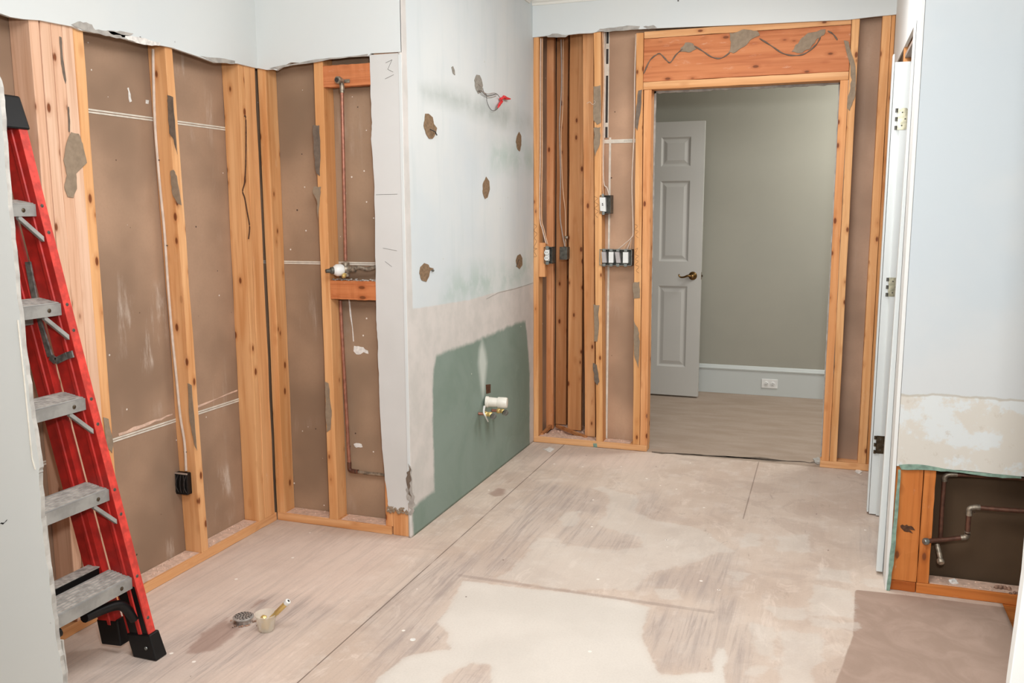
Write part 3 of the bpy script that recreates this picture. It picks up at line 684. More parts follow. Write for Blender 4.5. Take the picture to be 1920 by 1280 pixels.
TR = stud(1.697, 1.737, .0, .085, .038, 2.098, 'trimmer stud framing the right side of the doorway', col=(.98,.84,.72), name='trimmer_stud')
KR = stud(1.739, 1.777, 0, .085, .038, ZT, 'tall king stud at right of the doorway with grey smear on top', col=(1,.98,.9))
ER = stud(1.886, 1.928, 0, .085, .038, ZT, 'stud at the right end of the back wall', col=(1,.97,.9))
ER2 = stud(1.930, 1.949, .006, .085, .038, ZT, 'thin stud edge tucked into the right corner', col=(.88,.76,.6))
patch('adhesive_patch', KR, [(1582,76),(1591,78),(1604,125),(1605,160),(1602,185),(1593,208),(1588,200),(1590,180),(1597,150),(1592,115)], 1, -.0008, -.004, M['adh'], .15)
for i, (q, mt) in enumerate((([(1197,170),(1204,168),(1202,200),(1195,245),(1191,238),(1193,200)], 'adhd'), ([(1187,530),(1199,528),(1200,558),(1188,560)], 'adh'), ([(1188,597),(1197,620),(1200,640),(1197,690),(1189,664)], 'adh'))):
    patch('adhesive_patch', KL, q, 1, -.0008, -.003, M[mt], .15, i)
gh = 'door header boards'
HT = tag(MB().board(.652, 1.737, .004, .085, 2.378, 2.415, 'X').build('header_plate', wood('X'), bevel=.002), 'thin top plate above the wide door header', 'header board', gh)
HM = tag(MB().board(.652, 1.737, .003, .085, 2.143, 2.376, 'X').build('door_header', wood('X','h'), bevel=.002), 'wide reddish header board with a wavy adhesive trail', 'header board', gh)
HB = tag(MB().board(.653, 1.737, .0, .085, 2.099, 2.141, 'X').build('header_plate', wood('X'), bevel=.002), 'plate directly over the doorway opening below the header', 'header board', gh)
for i, q in enumerate(([(1368,62),(1383,60),(1395,55),(1420,58),(1425,66),(1412,72),(1395,88),(1375,100),(1366,98),(1370,85)], [(1490,88),(1500,75),(1515,62),(1548,55),(1545,66),(1530,75),(1520,90),(1505,99),(1484,97)],
                       [(1276,90),(1285,80),(1300,82),(1306,92),(1295,98),(1277,97)])):
    patch('adhesive_patch', HM, q, 1, .0015, -.004, M['adh'], .2, i)
for q in ([(1207,138),(1218,114),(1230,103),(1238,101),(1250,113),(1257,117),(1268,102),(1280,92)], [(1302,86),(1318,96),(1335,107),(1352,109),(1368,99)], [(1424,72),(1445,85),(1468,100),(1490,104),(1510,100),(1530,84),(1538,70)], [(1552,58),(1562,64),(1570,75)]):
    pp = curve_pts([at(u, v, 1, .0) for u, v in q]); nn = len(pp)
    MB().tube(pp, [.002+.0022*abs(math.sin(k*.5)) for k in range(nn)], 8).build('adhesive_bead', M['adhd'], HM)
def scribble(parent, pts, ax, val, r=.0007):
    MB().tube(curve_pts([at(u, v, ax, val) for u, v in pts], 4), r, 5).build('pencil_scribble', M['slit'], parent)
scribble(KL, [(1191,468),(1196,465),(1191,476),(1197,480),(1191,486),(1197,490),(1191,496),(1198,500),(1193,507),(1198,512)], 1, -.001)
scribble(KL, [(1190,420),(1196,424),(1190,430),(1197,434),(1191,440),(1197,446)], 1, -.001)
scribble(H1, [(1001,420),(1006,424),(1001,432),(1007,438),(1002,446),(1006,452),(1001,464),(1007,466),(1001,470),(1006,480),(1001,481)], 1, -.001)
scribble(H6, [(1114,368),(1121,372),(1115,378),(1122,384),(1115,390),(1122,396),(1116,402),(1121,408)], 1, -.001)
# cavity floor debris and diagonal strips
dust(.034, .40, .088, .44, .012, 130, 'plaster rubble on the floor of the corner cavity', r=.014)
dust(.036, .40, .004, .08, .0385, 60, 'plaster dust on the plate in front of the corner cavity')
def strip(a, b, z, w, h, label):
    a = Vector((a[0], a[1], z)); b = Vector((b[0], b[1], z)); d = (b-a).normalized(); s_ = Vector((-d.y, d.x, 0))*w/2; u = Vector((0,0,h))
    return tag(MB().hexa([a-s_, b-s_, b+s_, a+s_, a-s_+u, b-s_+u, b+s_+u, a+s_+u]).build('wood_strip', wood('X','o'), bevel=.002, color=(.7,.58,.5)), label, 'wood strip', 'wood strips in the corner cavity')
strip(at(1016,815,2,.04)[:2], at(1037,794,2,.04)[:2], .03, .02, .02, 'short wood strip running back on the left in the corner cavity')
strip(at(1044,798,2,.04)[:2], at(1099,820,2,.04)[:2], .03, .02, .02, 'longer diagonal wood strip across the corner cavity floor')
# block beside the first outlet
tag(MB().board(.0345, .075, .0, .04, 1.03, 1.235, 'Z', 4).build('wood_blocking', wood('Z'), bevel=.002, color=(.97,.86,.78)), 'short wood block beside the duplex outlet box', 'wood block')
# printed tape on the drywall between the switch boxes
pb = bpy.data.objects['wall_back']
x1 = at(1134,200,1,.084)[0]; x2 = at(1141.5,200,1,.084)[0]
MB().box(x1, x2, .081, .0845, at(1137,258,1,.083)[2], 2.45).box(at(1138,700,1,.083)[0]-.004, at(1141,700,1,.083)[0]-.002, .081, .0845, .04, at(1137,258,1,.083)[2]).build('edge_tape', M['tape'], pb)
za, zb = at(1165,261,1,.083)[2], at(1165,268,1,.083)[2]
MB().box(x1, .612, .0805, .0845, zb, za).build('edge_tape', M['tape'], pb)
mb = MB()
for v0, v1 in ((60,82),(92,120),(142,230),(238,258)):
    mb.box(x1+.006, x2-.005, .0798, .0812, at(1137, v1, 1, .083)[2], at(1137, v0, 1, .083)[2])
for k in range(7): mb.box(.545-.012+k*.0075, .5385-.012+k*.0075+.011-.0055, .0795, .081, zb+.006, za-.006)
mb.build('tape_print', M['ink'], pb)
# dark gap between stud and tape
# ------------------------------------------------------------------ right side: exposed stud bay, door jamb, corner wall
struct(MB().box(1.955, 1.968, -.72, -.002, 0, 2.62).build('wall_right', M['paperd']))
stud(1.951, 2.04, -.722, -.680, .0005, 2.2, 'rough trimmer stud beside the hinged jamb', col=(.85,.74,.6))
struct(MB().box(1.949, 1.962, -1.46, -.002, 2.13, CEIL).box(1.949, 1.962, -D+.013, -1.46, 2.1, CEIL).build('wall_right', M['near_wall']), 'painted drywall over the side door opening')
# head jamb board
struct(MB().box(1.955, 2.09, -1.46, -.72, 2.085, 2.10).build('trim_2', M['head']), 'brownish board over the side door opening')
dj = bpy.data.objects.new('door_2', None); C.objects.link(dj); dj.location = (1.98, -.75, 0); struct(dj, 'white side door jamb with three empty hinge leaves')
MB().box(1.915, 2.07, -.752, -.730, .006, 2.065).build('jamb', M['trim'], dj, bevel=.002)
MB().box(1.945, 1.985, -.764, -.7525, .004, 2.062).build('door_stop', M['trim'], dj, bevel=.003)
MB().box(1.905, 1.9135, -.750, -.700, .012, 2.10).build('casing', M['trim'], dj, bevel=.004)
def hinge(u0, u1, v0, v1, mt, lab):
    Y = -.7655; a = at(u0, v0, 1, Y); b = at(u1, v1, 1, Y)
    xx0, xx1 = a[0]+.012, b[0]; z1, z0 = a[2], b[2]
    h = MB(); r = .008; pts = [(xx0, Y, z0), (xx1-r, Y, z0), (xx1, Y, z0+r), (xx1, Y, z1-r), (xx1-r, Y, z1), (xx0, Y, z1)]
    h.prism(pts, (0, .0025, 0)); ho = h.build('hinge', M[mt], dj, bevel=.0006, label=lab)
    for i in range(3): MB().lathe([(.0055, 0), (.0055, (z1-z0)/5-.001)], (xx0-.004, Y-.003, z0+(z1-z0)/5*2*i)).build('knuckle', M[mt if mt == 'bronze' else 'steeld'], ho, smooth=True)
    for i in range(3): MB().lathe([(.0035, 0), (.0035, .0012), (.002, .0014)], (xx0+(xx1-xx0)*(.45+.3*(i % 2)), Y, z0+(z1-z0)*(.2+.3*i)), (0,-1,0), 10).build('screw', M['steeld'], ho)
hinge(1678, 1701, 203, 243, 'nickel', 'pale upper hinge leaf'); hinge(1661, 1683, 520, 556, 'nickel', 'pale middle hinge leaf'); hinge(1638, 1660, 816, 851, 'bronze', 'dark bronze lower hinge leaf')
# near casing edge and corner drywall
nc = MB(); rr = random.Random(4); pts = []
struct(MB().hexa([(1.912,-1.478,.012),(1.936,-1.478,.012),(1.936,-1.442,.012),(1.912,-1.442,.012),(1.931,-1.478,2.135),(1.955,-1.478,2.135),(1.955,-1.442,2.135),(1.931,-1.442,2.135)]).build('trim_3', M['trim'], bevel=.003), 'white casing edge at the near side of the side door')
struct(MB().box(1.937, 1.950, -1.5, -1.44, .0, 2.1).box(1.937, 1.950, -D+.001, -1.478, .0, CEIL).build('wall_right', M['near_wall'], bevel=.002))
P = [at(u, v, 1, -D) for u, v in ((1688,874),(1700,872),(1725,874),(1760,880),(1800,881),(1840,885),(1880,890),(1919,893))]
P = [(1.951, -D, CEIL), (1.951, -D, P[0][2])]+[tuple(q) for q in P[1:]]+[(3.35, -D, P[-1][2]-.01), (3.35, -D, CEIL)]
wr = struct(MB().prism(P, (0, .0125, 0)).build('wall_right', M['rightwall']), 'white painted right wall cut open near the floor')
patch('green_paper_edge', wr, [(1685,871),(1720,870),(1760,876),(1800,882),(1850,887),(1915,893),(1915,897),(1880,896),(1830,890),(1790,885),(1740,881),(1690,880)], 1, -D-.0005, -.0015, M['greenpaper'], .1, 4, 'green paper edge')
# green faced sliver of drywall running down the corner
P = [at(u, v, 1, -D-.001) for u, v in rag([(1684,880),(1689,880),(1684,960),(1677,1040),(1668,1107),(1662,1109),(1668,1040),(1677,960)], .12, 4, 3)]
MB().prism([tuple(q) for q in P], (0, -.002, 0)).build('green_paper_edge', M['greenpaper'], wr, label='green paper edge')
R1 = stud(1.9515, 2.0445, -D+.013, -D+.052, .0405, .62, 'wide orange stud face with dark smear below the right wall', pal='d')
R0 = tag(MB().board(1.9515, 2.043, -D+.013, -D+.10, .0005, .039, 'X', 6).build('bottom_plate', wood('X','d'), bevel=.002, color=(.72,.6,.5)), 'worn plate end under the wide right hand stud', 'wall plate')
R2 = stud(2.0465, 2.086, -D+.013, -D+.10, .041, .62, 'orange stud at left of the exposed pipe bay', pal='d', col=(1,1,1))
patch('dark_smear', R1, [(1688,985),(1700,983),(1712,988),(1716,994),(1705,992),(1712,1000),(1700,997),(1692,992)], 1, -D+.012, -.0012, M['slit'], .3)
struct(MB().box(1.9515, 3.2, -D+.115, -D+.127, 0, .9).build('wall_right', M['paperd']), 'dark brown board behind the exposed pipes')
struct(MB().box(1.97, 3.2, -D+.0, -D+.10, -.26, -.001).build('wall_right', wood('X','d')), 'joist seen in the floor gap')
m = MB()
for k in range(80): q = .006*rr.uniform(.3, 1); m.blob((rr.uniform(2.09, 2.5), rr.uniform(-D+.025, -D+.095), .041+q*.2), (q, q, q*.5), .3, 1)
m.box(2.09, 2.6, -D+.02, -D+.10, .0405, .042)
o = tag(m.build('plaster_debris', M['debris']), 'white plaster debris on the plate under the exposed pipes', 'debris'); o['kind'] = 'stuff'
tag(MB().blob(tuple(at(1788,1093,1,-D+.05)+np.array([0,0,.004])), (.016,.012,.012), .25, 2).build('plaster_lump', M['gyp_white']), 'white plaster lump on the plate below the capped pipe', 'rubble')
m = MB()
for (u, v) in ((1868,1100),(1876,1100),(1884,1101),(1892,1102)): m.blob(tuple(at(u, v, 1, -D+.05)), .009, .3, 1)
tag(m.build('rubble_heap', M['rubblep']), 'small reddish rubble heap at the right end of the plate', 'rubble')
m = MB()
for (u, v) in ((1895,1112),(1903,1110),(1910,1112)): m.blob(tuple(at(u, v, 1, -D+.02)), .007, .3, 1)
tag(m.build('rubble_heap', M['rubblep']), 'tiny reddish rubble bits at the front edge of the right plate', 'rubble')

# near walls framing the view
e = [(-30,100),(-3,150),(2,200),(8,290),(16,385),(24,470),(33,560),(43,650),(52,720),(60,785),(72,860),(74,882),(73,890),(78,972),(84,1030),(92,1080),(100,1150),(106,1200),(114,1240),(120,1290)]
YN = -3.62; P = [at(u, v, 1, YN) for u, v in e]; rr = random.Random(6)
PP = []
for i in range(len(P)-1):
    for k in range(4): q = P[i]+(P[i+1]-P[i])*k/4; PP.append((q[0]+rr.uniform(-.002, .002), YN, q[2]))
PP.append((P[-1][0], YN, P[-1][2])); x_b = P[-1][0]
PP = [(PP[0][0], YN, CEIL)]+PP+[(x_b+.02, YN, 0), (-.95, YN, 0), (-.95, YN, CEIL)]
wn = struct(MB().prism(PP, (0, .011, 0)).build('wall_near_left', M['near_wall']), 'white drywall wing at the left of the view')
wn.data.materials.append(M['gyp'])
for f in wn.data.polygons:
    if abs(f.normal.x) > .5: f.material_index = 1
P = [at(u, v, 1, YN+.011) for u, v in rag([(79,968),(84,968),(92,1040),(101,1110),(108,1200),(117,1200),(125,1260),(124,1290),(110,1290),(95,1150)], .1, 4, 3)]
MB().prism([tuple(q) for q in P], (0, .004, 0)).build('torn_edge', M['gyp'], wn)
MB().tube([at(33,600,1,YN-.001), at(44,700,1,YN-.001), at(60,860,1,YN-.001), at(66,880,1,YN-.001)], .0016, 6).build('beige_seam', M['tape'], wn)
patch('scuff_mark', wn, [(0,981),(6,983),(13,976),(14,973),(8,980),(3,979)], 1, YN, -.001, M['ink'], .1)
tag(MB().board(-.16, -.12, YN+.016, YN+.10, .0, ZT, 'Z').build('wall_stud', wood('Z'), bevel=.002), 'shadowed stud behind the edge of the left wing wall', 'stud')
xn = at(1906,1180,1,-3.4)[0]
e = [at(u, v, 1, -3.4)[0] for u, v in ((1920,1085),(1893,1280))]
struct(MB().prism([(at(1921,1080,1,-3.4)[0]+.0, -3.4, CEIL), (at(1921,1080,1,-3.4)[0], -3.4, at(1921,1080,1,-3.4)[2]), (at(1893,1281,1,-3.4)[0], -3.4, at(1893,1281,1,-3.4)[2]), (at(1893,1281,1,-3.4)[0]-.01, -3.4, 0), (3.35, -3.4, 0), (3.35, -3.4, CEIL)], (0, .03, 0)).build('wall_near_right', M['near_wall'], bevel=.002), 'white wall edge at the right of the view')

# ------------------------------------------------------------------ hall beyond the doorway
YH = 1.9
hw = plate('wall_hall', -.75, 3.0, YH, YH+.02, 0, CEIL, M['hallwall'], 'greige painted hall wall seen through the doorway')
plate('wall_hall', 2.6, 2.65, .1, YH, 0, CEIL, M['hallwall']); plate('wall_hall', -.75, -.7, .5, YH, 0, CEIL, M['hallwall'])
bb = MB().prism([(-.7, y, z) for y, z in ((YH,0), (YH-.016,0), (YH-.016,.185), (YH-.021,.188), (YH-.023,.198), (YH-.016,.204), (YH-.012,.216), (YH-.006,.222), (YH,.224))], (3.3, 0, 0))
struct(bb.build('baseboard_hall', M['hallbase']), 'tall white baseboard in the hall')
# hall outlet
c0 = at(1443, 719, 1, YH-.017)
t = empty('wall_outlet', tuple(c0), 'white horizontal duplex outlet on the hall baseboard', 'outlet')
MB().box(c0[0]-.06, c0[0]+.06, YH-.022, YH-.0165, c0[2]-.036, c0[2]+.036).build('cover_plate', M['dev'], t, bevel=.003)
for s_ in (-.024, .024):
    f = MB().lathe([(.017, 0), (.017, .003), (.015, .004)], (c0[0]+s_, YH-.022, c0[2]), (0,-1,0), 20).build('receptacle', M['dev'], t, smooth=True)
    MB().box(c0[0]+s_-.006, c0[0]+s_+.004, YH-.0268, YH-.0262, c0[2]+.005, c0[2]+.007).box(c0[0]+s_-.006, c0[0]+s_+.004, YH-.0268, YH-.0262, c0[2]-.007, c0[2]-.005).lathe([(.0025,0),(.0025,.0006)], (c0[0]+s_+.009, YH-.0262, c0[2]), (0,-1,0), 10).build('slots', M['ink'], f)
# hall door leaf
YD = 1.62; dx1 = at(1315.5, 480, 1, YD)[0]; dx0 = dx1-.76; dz0 = .012; dz1 = at(1321, 226, 1, YD)[2]; th = .035
dd = bpy.data.objects.new('door_1', None); C.objects.link(dd); dd.location = ((dx0+dx1)/2, YD, dz0); struct(dd, 'grey white six panel door standing open in the hall')
pxa, pxb = at(1235.5,490,1,YD)[0], at(1290,490,1,YD)[0]
wP = pxb-pxa; mid_gap = .10
cols = [dx0, pxb-2*wP-mid_gap, pxb-wP-mid_gap, pxa, pxb, dx1]
zr = [at(1262, v, 1, YD)[2] for v in (687, 536, 490, 339, 312, 257)]
rows = [dz0]+zr+[dz1]
bm_ = MB(); bm = bm_.bm
def quad(p): bm.faces.new([bm.verts.new(q) for q in p])
for i in range(5):
    for j in range(7):
        a, b, c_, d_ = cols[i], cols[i+1], rows[j], rows[j+1]
        if i in (1, 3) and j in (1, 3, 5):
            prev = None
            for ins, dep in ((0, 0), (.006, .004), (.014, .009), (.022, .009), (.045, .003)):
                ring = [(a+ins, YD+dep, c_+ins), (b-ins, YD+dep, c_+ins), (b-ins, YD+dep, d_-ins), (a+ins, YD+dep, d_-ins)]
                if prev:
                    for k in range(4): quad([prev[k], prev[(k+1)%4], ring[(k+1)%4], ring[k]])
                prev = ring
            quad(prev)
        else: quad([(a, YD, c_), (b, YD, c_), (b, YD, d_), (a, YD, d_)])
quad([(dx1, YD, dz0), (dx1, YD+th, dz0), (dx1, YD+th, dz1), (dx1, YD, dz1)]); quad([(dx0, YD, dz0), (dx0, YD, dz1), (dx0, YD+th, dz1), (dx0, YD+th, dz0)])
quad([(dx0, YD+th, dz0), (dx0, YD+th, dz1), (dx1, YD+th, dz1), (dx1, YD+th, dz0)]); quad([(dx0, YD, dz1), (dx1, YD, dz1), (dx1, YD+th, dz1), (dx0, YD+th, dz1)]); quad([(dx0, YD, dz0), (dx0, YD+th, dz0), (dx1, YD+th, dz0), (dx1, YD, dz0)])
bmesh.ops.remove_doubles(bm, verts=bm.verts, dist=1e-5)
bm_.build('door_leaf', M['halldoor'], dd)
hc = at(1299, 517, 1, YD)
hl = MB().lathe([(.032, 0), (.031, .006), (.026, .011), (.014, .014), (.011, .018), (.011, .045), (.014, .050), (.012, .056), (.001, .058)], (hc[0], YD, hc[2]), (0,-1,0), 24)
lev = curve_pts([(hc[0], YD-.048, hc[2]), (hc[0]-.03, YD-.052, hc[2]+.004), (hc[0]-.055, YD-.052, hc[2]-.006), (hc[0]-.082, YD-.05, hc[2]-.008), (hc[0]-.098, YD-.05, hc[2]+.006), (hc[0]-.092, YD-.05, hc[2]+.012)])
hl.tube(lev, [.009-.005*k/len(lev) for k in range(len(lev))], 10).build('lever_handle', M['oldbrass'], dd, smooth=True, label='antique brass lever handle')
MB().box(dx1-.0005, dx1+.010, YD+.010, YD+.024, hc[2]-.008, hc[2]+.008).build('latch_bolt', M['bronze'], dd, bevel=.002)
MB().box(dx1-.0005, dx1+.001, YD+.004, YD+.03, hc[2]-.028, hc[2]+.028).build('latch_plate', M['oldbrass'], dd)

# ------------------------------------------------------------------ step ladder leaning at the left wall
lad = empty('step_ladder', (-.36, -3.19, 0), 'closed red fibreglass step ladder leaning beside the left wall', 'ladder')
YC = -3.19
fx = lambda z: -.317-.186*z+.004*z*z            # front edge line
hw_ = lambda z, o=0: .235-.048*z+o
def rail(sgn, z0, z1, xo, dep, fl_w, t=.005, n=12, off=0.0):
    """C channel: web plus front and back flange turning outwards, with two ribs on the web"""
    m = MB()
    prof = [(0, fl_w), (0, 0), (-dep*.28, 0), (-dep*.31, -.004), (-dep*.45, -.004), (-dep*.48, 0), (-dep, 0), (-dep, fl_w),
            (-dep+t, fl_w), (-dep+t, t), (-t, t), (-t, fl_w)]
    rings = []
    for k in range(n+1):
        z = z0+(z1-z0)*k/n
        rings.append([m.bm.verts.new((fx(z)+xo+x, YC+sgn*(hw_(z, off)+y), z-.18*x*0)) for x, y in prof])
    q = len(prof)
    for k in range(n):
        for i in range(q): m.bm.faces.new((rings[k][i], rings[k][(i+1)%q], rings[k+1][(i+1)%q], rings[k+1][i]))
    m.bm.faces.new(rings[0]); m.bm.faces.new(rings[-1][::-1]); return m
for sgn in (1, -1):
    ro = rail(sgn, .05, 1.74, 0, .088, .030).build('front_rail', M['red'], lad, bevel=.001)
    m = MB()
    for k in range(20):
        z = .06+.084*k; z2 = z+.084
        y = lambda zz, o: YC+sgn*(hw_(zz)+o)
        m.hexa([(fx(z)+.0003, y(z,0), z), (fx(z)+.0014, y(z,0), z), (fx(z)+.0014, y(z,.030), z), (fx(z)+.0003, y(z,.030), z), (fx(z2)+.0003, y(z2,0), z2), (fx(z2)+.0014, y(z2,0), z2), (fx(z2)+.0014, y(z2,.030), z2), (fx(z2)+.0003, y(z2,.030), z2)])
    m.build('flange_face', M['redl'], ro, label='front flange face with its brighter light painted as lighter red')
    rr_ = rail(sgn, .10, 1.70, -.112, .075, .028, off=-.012).build('rear_rail', M['red'], lad, bevel=.001)
    # foot
    zf = .0
    yc = YC+sgn*(hw_(0)+.012)
    m = MB().hexa([(fx(0)-.075, yc-.026, .001), (fx(0)+.018, yc-.026, .001), (fx(0)+.018, yc+.026, .001), (fx(0)-.075, yc+.026, .001),
                   (fx(.07)-.088, yc-.022, .075), (fx(.07)+.006, yc-.022, .085), (fx(.07)+.006, yc+.022, .085), (fx(.07)-.088, yc+.022, .075)])
    fo_ = m.build('foot', M['blk'], lad, bevel=.004)
    MB().lathe([(.006, 0), (.005, .002)], (fx(0)-.02, yc-.026, .04), (0,-1,0), 12).build('rivet', M['steel'], fo_)
    # black rail shield above the foot, curved brace under the first step
    m = MB().hexa([(fx(.07)-.080, yc-.016, .075), (fx(.07)-.002, yc-.016, .075), (fx(.07)-.002, yc-.011, .075), (fx(.07)-.080, yc-.011, .075),
                   (fx(.25)-.084, yc-.024, .245), (fx(.25)-.004, yc-.024, .245), (fx(.25)-.004, yc-.019, .245), (fx(.25)-.084, yc-.019, .245)])
    m.build('rail_shield', M['blk'], lad, bevel=.002)
    cu = curve_pts([(fx(.13)-.04, yc-sgn*.02, .13), (fx(.17)-.045, yc-sgn*.05, .185), (fx(.2)-.045, yc-sgn*.10, .205), (fx(.2)-.045, yc-sgn*.20, .215)])
    MB().tube(cu, .016, 10).build('corner_brace', M['blk'], lad, smooth=True)
    yr = YC+sgn*hw_(0, -.012)+sgn*.012
    MB().hexa([(fx(0)-.195, yr-.022, .028), (fx(0)-.115, yr-.022, .034), (fx(0)-.115, yr+.022, .034), (fx(0)-.195, yr+.022, .028),
               (fx(.1)-.195, yr-.018, .11), (fx(.1)-.108, yr-.018, .12), (fx(.1)-.108, yr+.018, .12), (fx(.1)-.195, yr+.018, .11)]).build('rear_foot', M['blk'], lad, bevel=.004)
steps = [(.275, 0), (.566, 1), (.858, 2), (1.154, 3), (1.454, 4)]
for zt, k in steps:
    x0 = fx(zt)-.006; w_ = hw_(zt)-.001; dpt = .092-.012*(k == 4); rise = .16
    m = MB()
    # tread with six ribs, channel front and back lips
    def pt(d, h): return (x0-d, h+zt+d*rise)
    prof = [(0, -.036), (0, 0)]
    nr = 6
    for i in range(nr):
        a = .008+(dpt-.016)*i/nr; b = a+(dpt-.016)/nr
        prof += [(a, 0), (a+.001, .0022), (b-.004, .0022), (b-.003, 0)]
    prof += [(dpt, 0), (dpt, -.022), (dpt-.003, -.022), (dpt-.003, -.004), (.003, -.004), (.003, -.036)]
    m.prism([(pt(d, h)[0], YC-w_, pt(d, h)[1]) for d, h in prof], (0, 2*w_, 0))
    so = m.build('step', M['alu'], lad)
    m = MB()
    for i in range(nr):
        a = .009+(dpt-.016)*i/nr; b = a+(dpt-.016)/nr-.005
        q0, q1 = pt(a, .0024), pt(b, .0024)
        m.hexa([(q1[0], YC-w_+.004, q1[1]-.001), (q0[0], YC-w_+.004, q0[1]-.001), (q0[0], YC+w_-.004, q0[1]-.001), (q1[0], YC+w_-.004, q1[1]-.001),
                (q1[0], YC-w_+.004, q1[1]+.0006), (q0[0], YC-w_+.004, q0[1]+.0006), (q0[0], YC+w_-.004, q0[1]+.0006), (q1[0], YC+w_-.004, q1[1]+.0006)])
    m.build('tread', M['aluw'], so, label='paint spattered ribbed tread')
    for yy in (YC+w_-.045, YC-w_+.045): MB().lathe([(.0065, 0), (.0065, .001), (.003, .003)], (x0+.0003, yy, zt-.018), (1,0,0), 12).build('rivet', M['bronze'], so)
    # diagonal knee braces from step to rail flange
    for sgn in (1, -1):
        if k == 0: continue
        z1 = zt-.036; z2 = zt-.105; y1 = YC+sgn*(w_-.06); y2 = YC+sgn*(hw_(z2)-.003)
        MB().hexa([(fx(z2)-.016, y2, z2-.008), (fx(z2)-.004, y2, z2-.008), (fx(z2)-.004, y2, z2+.008), (fx(z2)-.016, y2, z2+.008),
                   (x0-.016, y1, z1-.008), (x0-.004, y1, z1-.008), (x0-.004, y1, z1+.008), (x0-.016, y1, z1+.008)]).build('knee_brace', M['alu'], lad, bevel=.001)
m = MB()
for sgn in (1, -1):
    for zt, k in steps:
        for dz in ((-.005, -.085) if k else (0, -.14)):
            z = zt+dz; MB().lathe([(.006, 0), (.005, .0015), (.002, .002)], (fx(z)+.0014, YC+sgn*(hw_(z)+.014), z), (1,0,.0), 10).build('rail_rivet', M['steeld'], lad)
# rear horizontals
for zt, bl in ((.30, True), (.56, False), (.835, False), (1.12, False), (1.40, False)):
    w_ = hw_(zt, -.012)-.001; x0 = fx(zt)-.118
    if bl: MB().box(x0-.045, x0, YC-w_, YC+w_, zt-.065, zt-.002).build('rear_bar', M['blk'], lad, bevel=.003, label='black lower rear bar'); MB().box(x0-.046, x0+.001, YC-w_, YC+w_, zt-.0015, zt+.0015).build('rear_bar_top', M['aluw'], lad)
    else: MB().prism([(x0+a, YC-w_, zt+b) for a, b in ((0,0), (0,-.034), (-.003,-.034), (-.003,-.004), (-.036,-.004), (-.036,0))], (0, 2*w_, 0)).build('rear_bar', M['alu'], lad)
# spreader arms
for sgn in (1, -1):
    y = lambda z: YC+sgn*(hw_(z)-.006)
    P = [(fx(1.30)-.085, y(1.3), 1.28), (fx(1.1)-.108, y(1.1), 1.10), (fx(.98)-.10, y(.98), .985), (fx(.975)-.08, y(.98), .972), (fx(.985)-.03, y(.98), .992), (fx(.99)-.006, y(.98), .998)]
    m = MB()
    for i in range(len(P)-1):
        a, b = Vector(P[i]), Vector(P[i+1]); d = (b-a).normalized(); s_ = Vector((0,.003,0)); u = Vector((d.z,0,-d.x))*.011
        m.hexa([a-s_-u, b-s_-u, b+s_-u, a+s_-u, a-s_+u, b-s_+u, b+s_+u, a+s_+u])
    m.build('spreader_arm', M['steel'], lad, bevel=.001)
# cap
m = MB(); w0, w1 = hw_(1.70)+.040, hw_(1.78)+.036
m.hexa([(fx(1.70)-.20, YC-w0, 1.675), (fx(1.70)+.012, YC-w0, 1.675), (fx(1.70)+.012, YC+w0, 1.675), (fx(1.70)-.20, YC+w0, 1.675),
        (fx(1.78)-.18, YC-w1, 1.775), (fx(1.78)+.002, YC-w1, 1.775), (fx(1.78)+.002, YC+w1, 1.775), (fx(1.78)-.18, YC+w1, 1.775)])
m.build('top_cap', M['blk'], lad, bevel=.006, label='black plastic top cap')

# ------------------------------------------------------------------ cables
def cable(pts, ax, val, label, mat='wire', r=.0032, group='electrical cables', name='electrical_cable', dv=None):
    P = [at(u, v, ax, val if dv is None else val+dv*(i/(len(pts)-1))) for i, (u, v) in enumerate(pts)]
    return tag(MB().tube(curve_pts(P, 5), r, 8).build(name, M[mat], smooth=True), label, 'cable', group)
c1 = cable([(287,92),(288,150),(291,240),(300,350),(308,430),(314,520),(322,620),(331,710),(338,780),(346,830),(349,882)], 1, Bl-.048, 'white cable running down the left wall stud to the black box', 'wire', .0052, dv=.034)
for v_, u_ in ((300,296), (460,311), (847,347)):
    q = at(u_, v_, 1, Bl-.05+.034*(v_-92)/790); MB().box(q[0]-.007, q[0]+.007, q[1]-.0005, q[1]+.003, q[2]-.0015, q[2]+.0015).build('staple', M['ink'], c1)
cable([(1014,72),(1013,150),(1013,280),(1012,402),(1017,430),(1024,457)], 1, .020, 'cable hanging down at left of the corner cavity to the duplex outlet', 'wire')
cable([(1017,72),(1016,150),(1016.5,300),(1015,402),(1020,430),(1027,458)], 1, .030, 'second cable running beside the leftmost cavity cable', 'wirey')
cable([(1052,74),(1053,150),(1051,200),(1049,240),(1051,330),(1050,400),(1054,435),(1059,462)], 1, .18, 'grey cable hanging in the middle of the corner cavity', 'wireg', .004)
cable([(1056,74),(1055,200),(1052,260),(1055,350),(1060,400),(1060,462)], 1, .20, 'thin beige cable behind the grey cavity cable', 'wirey', .0028)
cable([(1130,60),(1132,150),(1129,250),(1130,340),(1131,366)], 1, .010, 'beige cable dropping to left side of the single switch box', 'wirey')
cable([(1133,60),(1134,150),(1132,250),(1132,338),(1138,352),(1142,366)], 1, .016, 'white cable dropping to right side of the single switch box', 'wire')
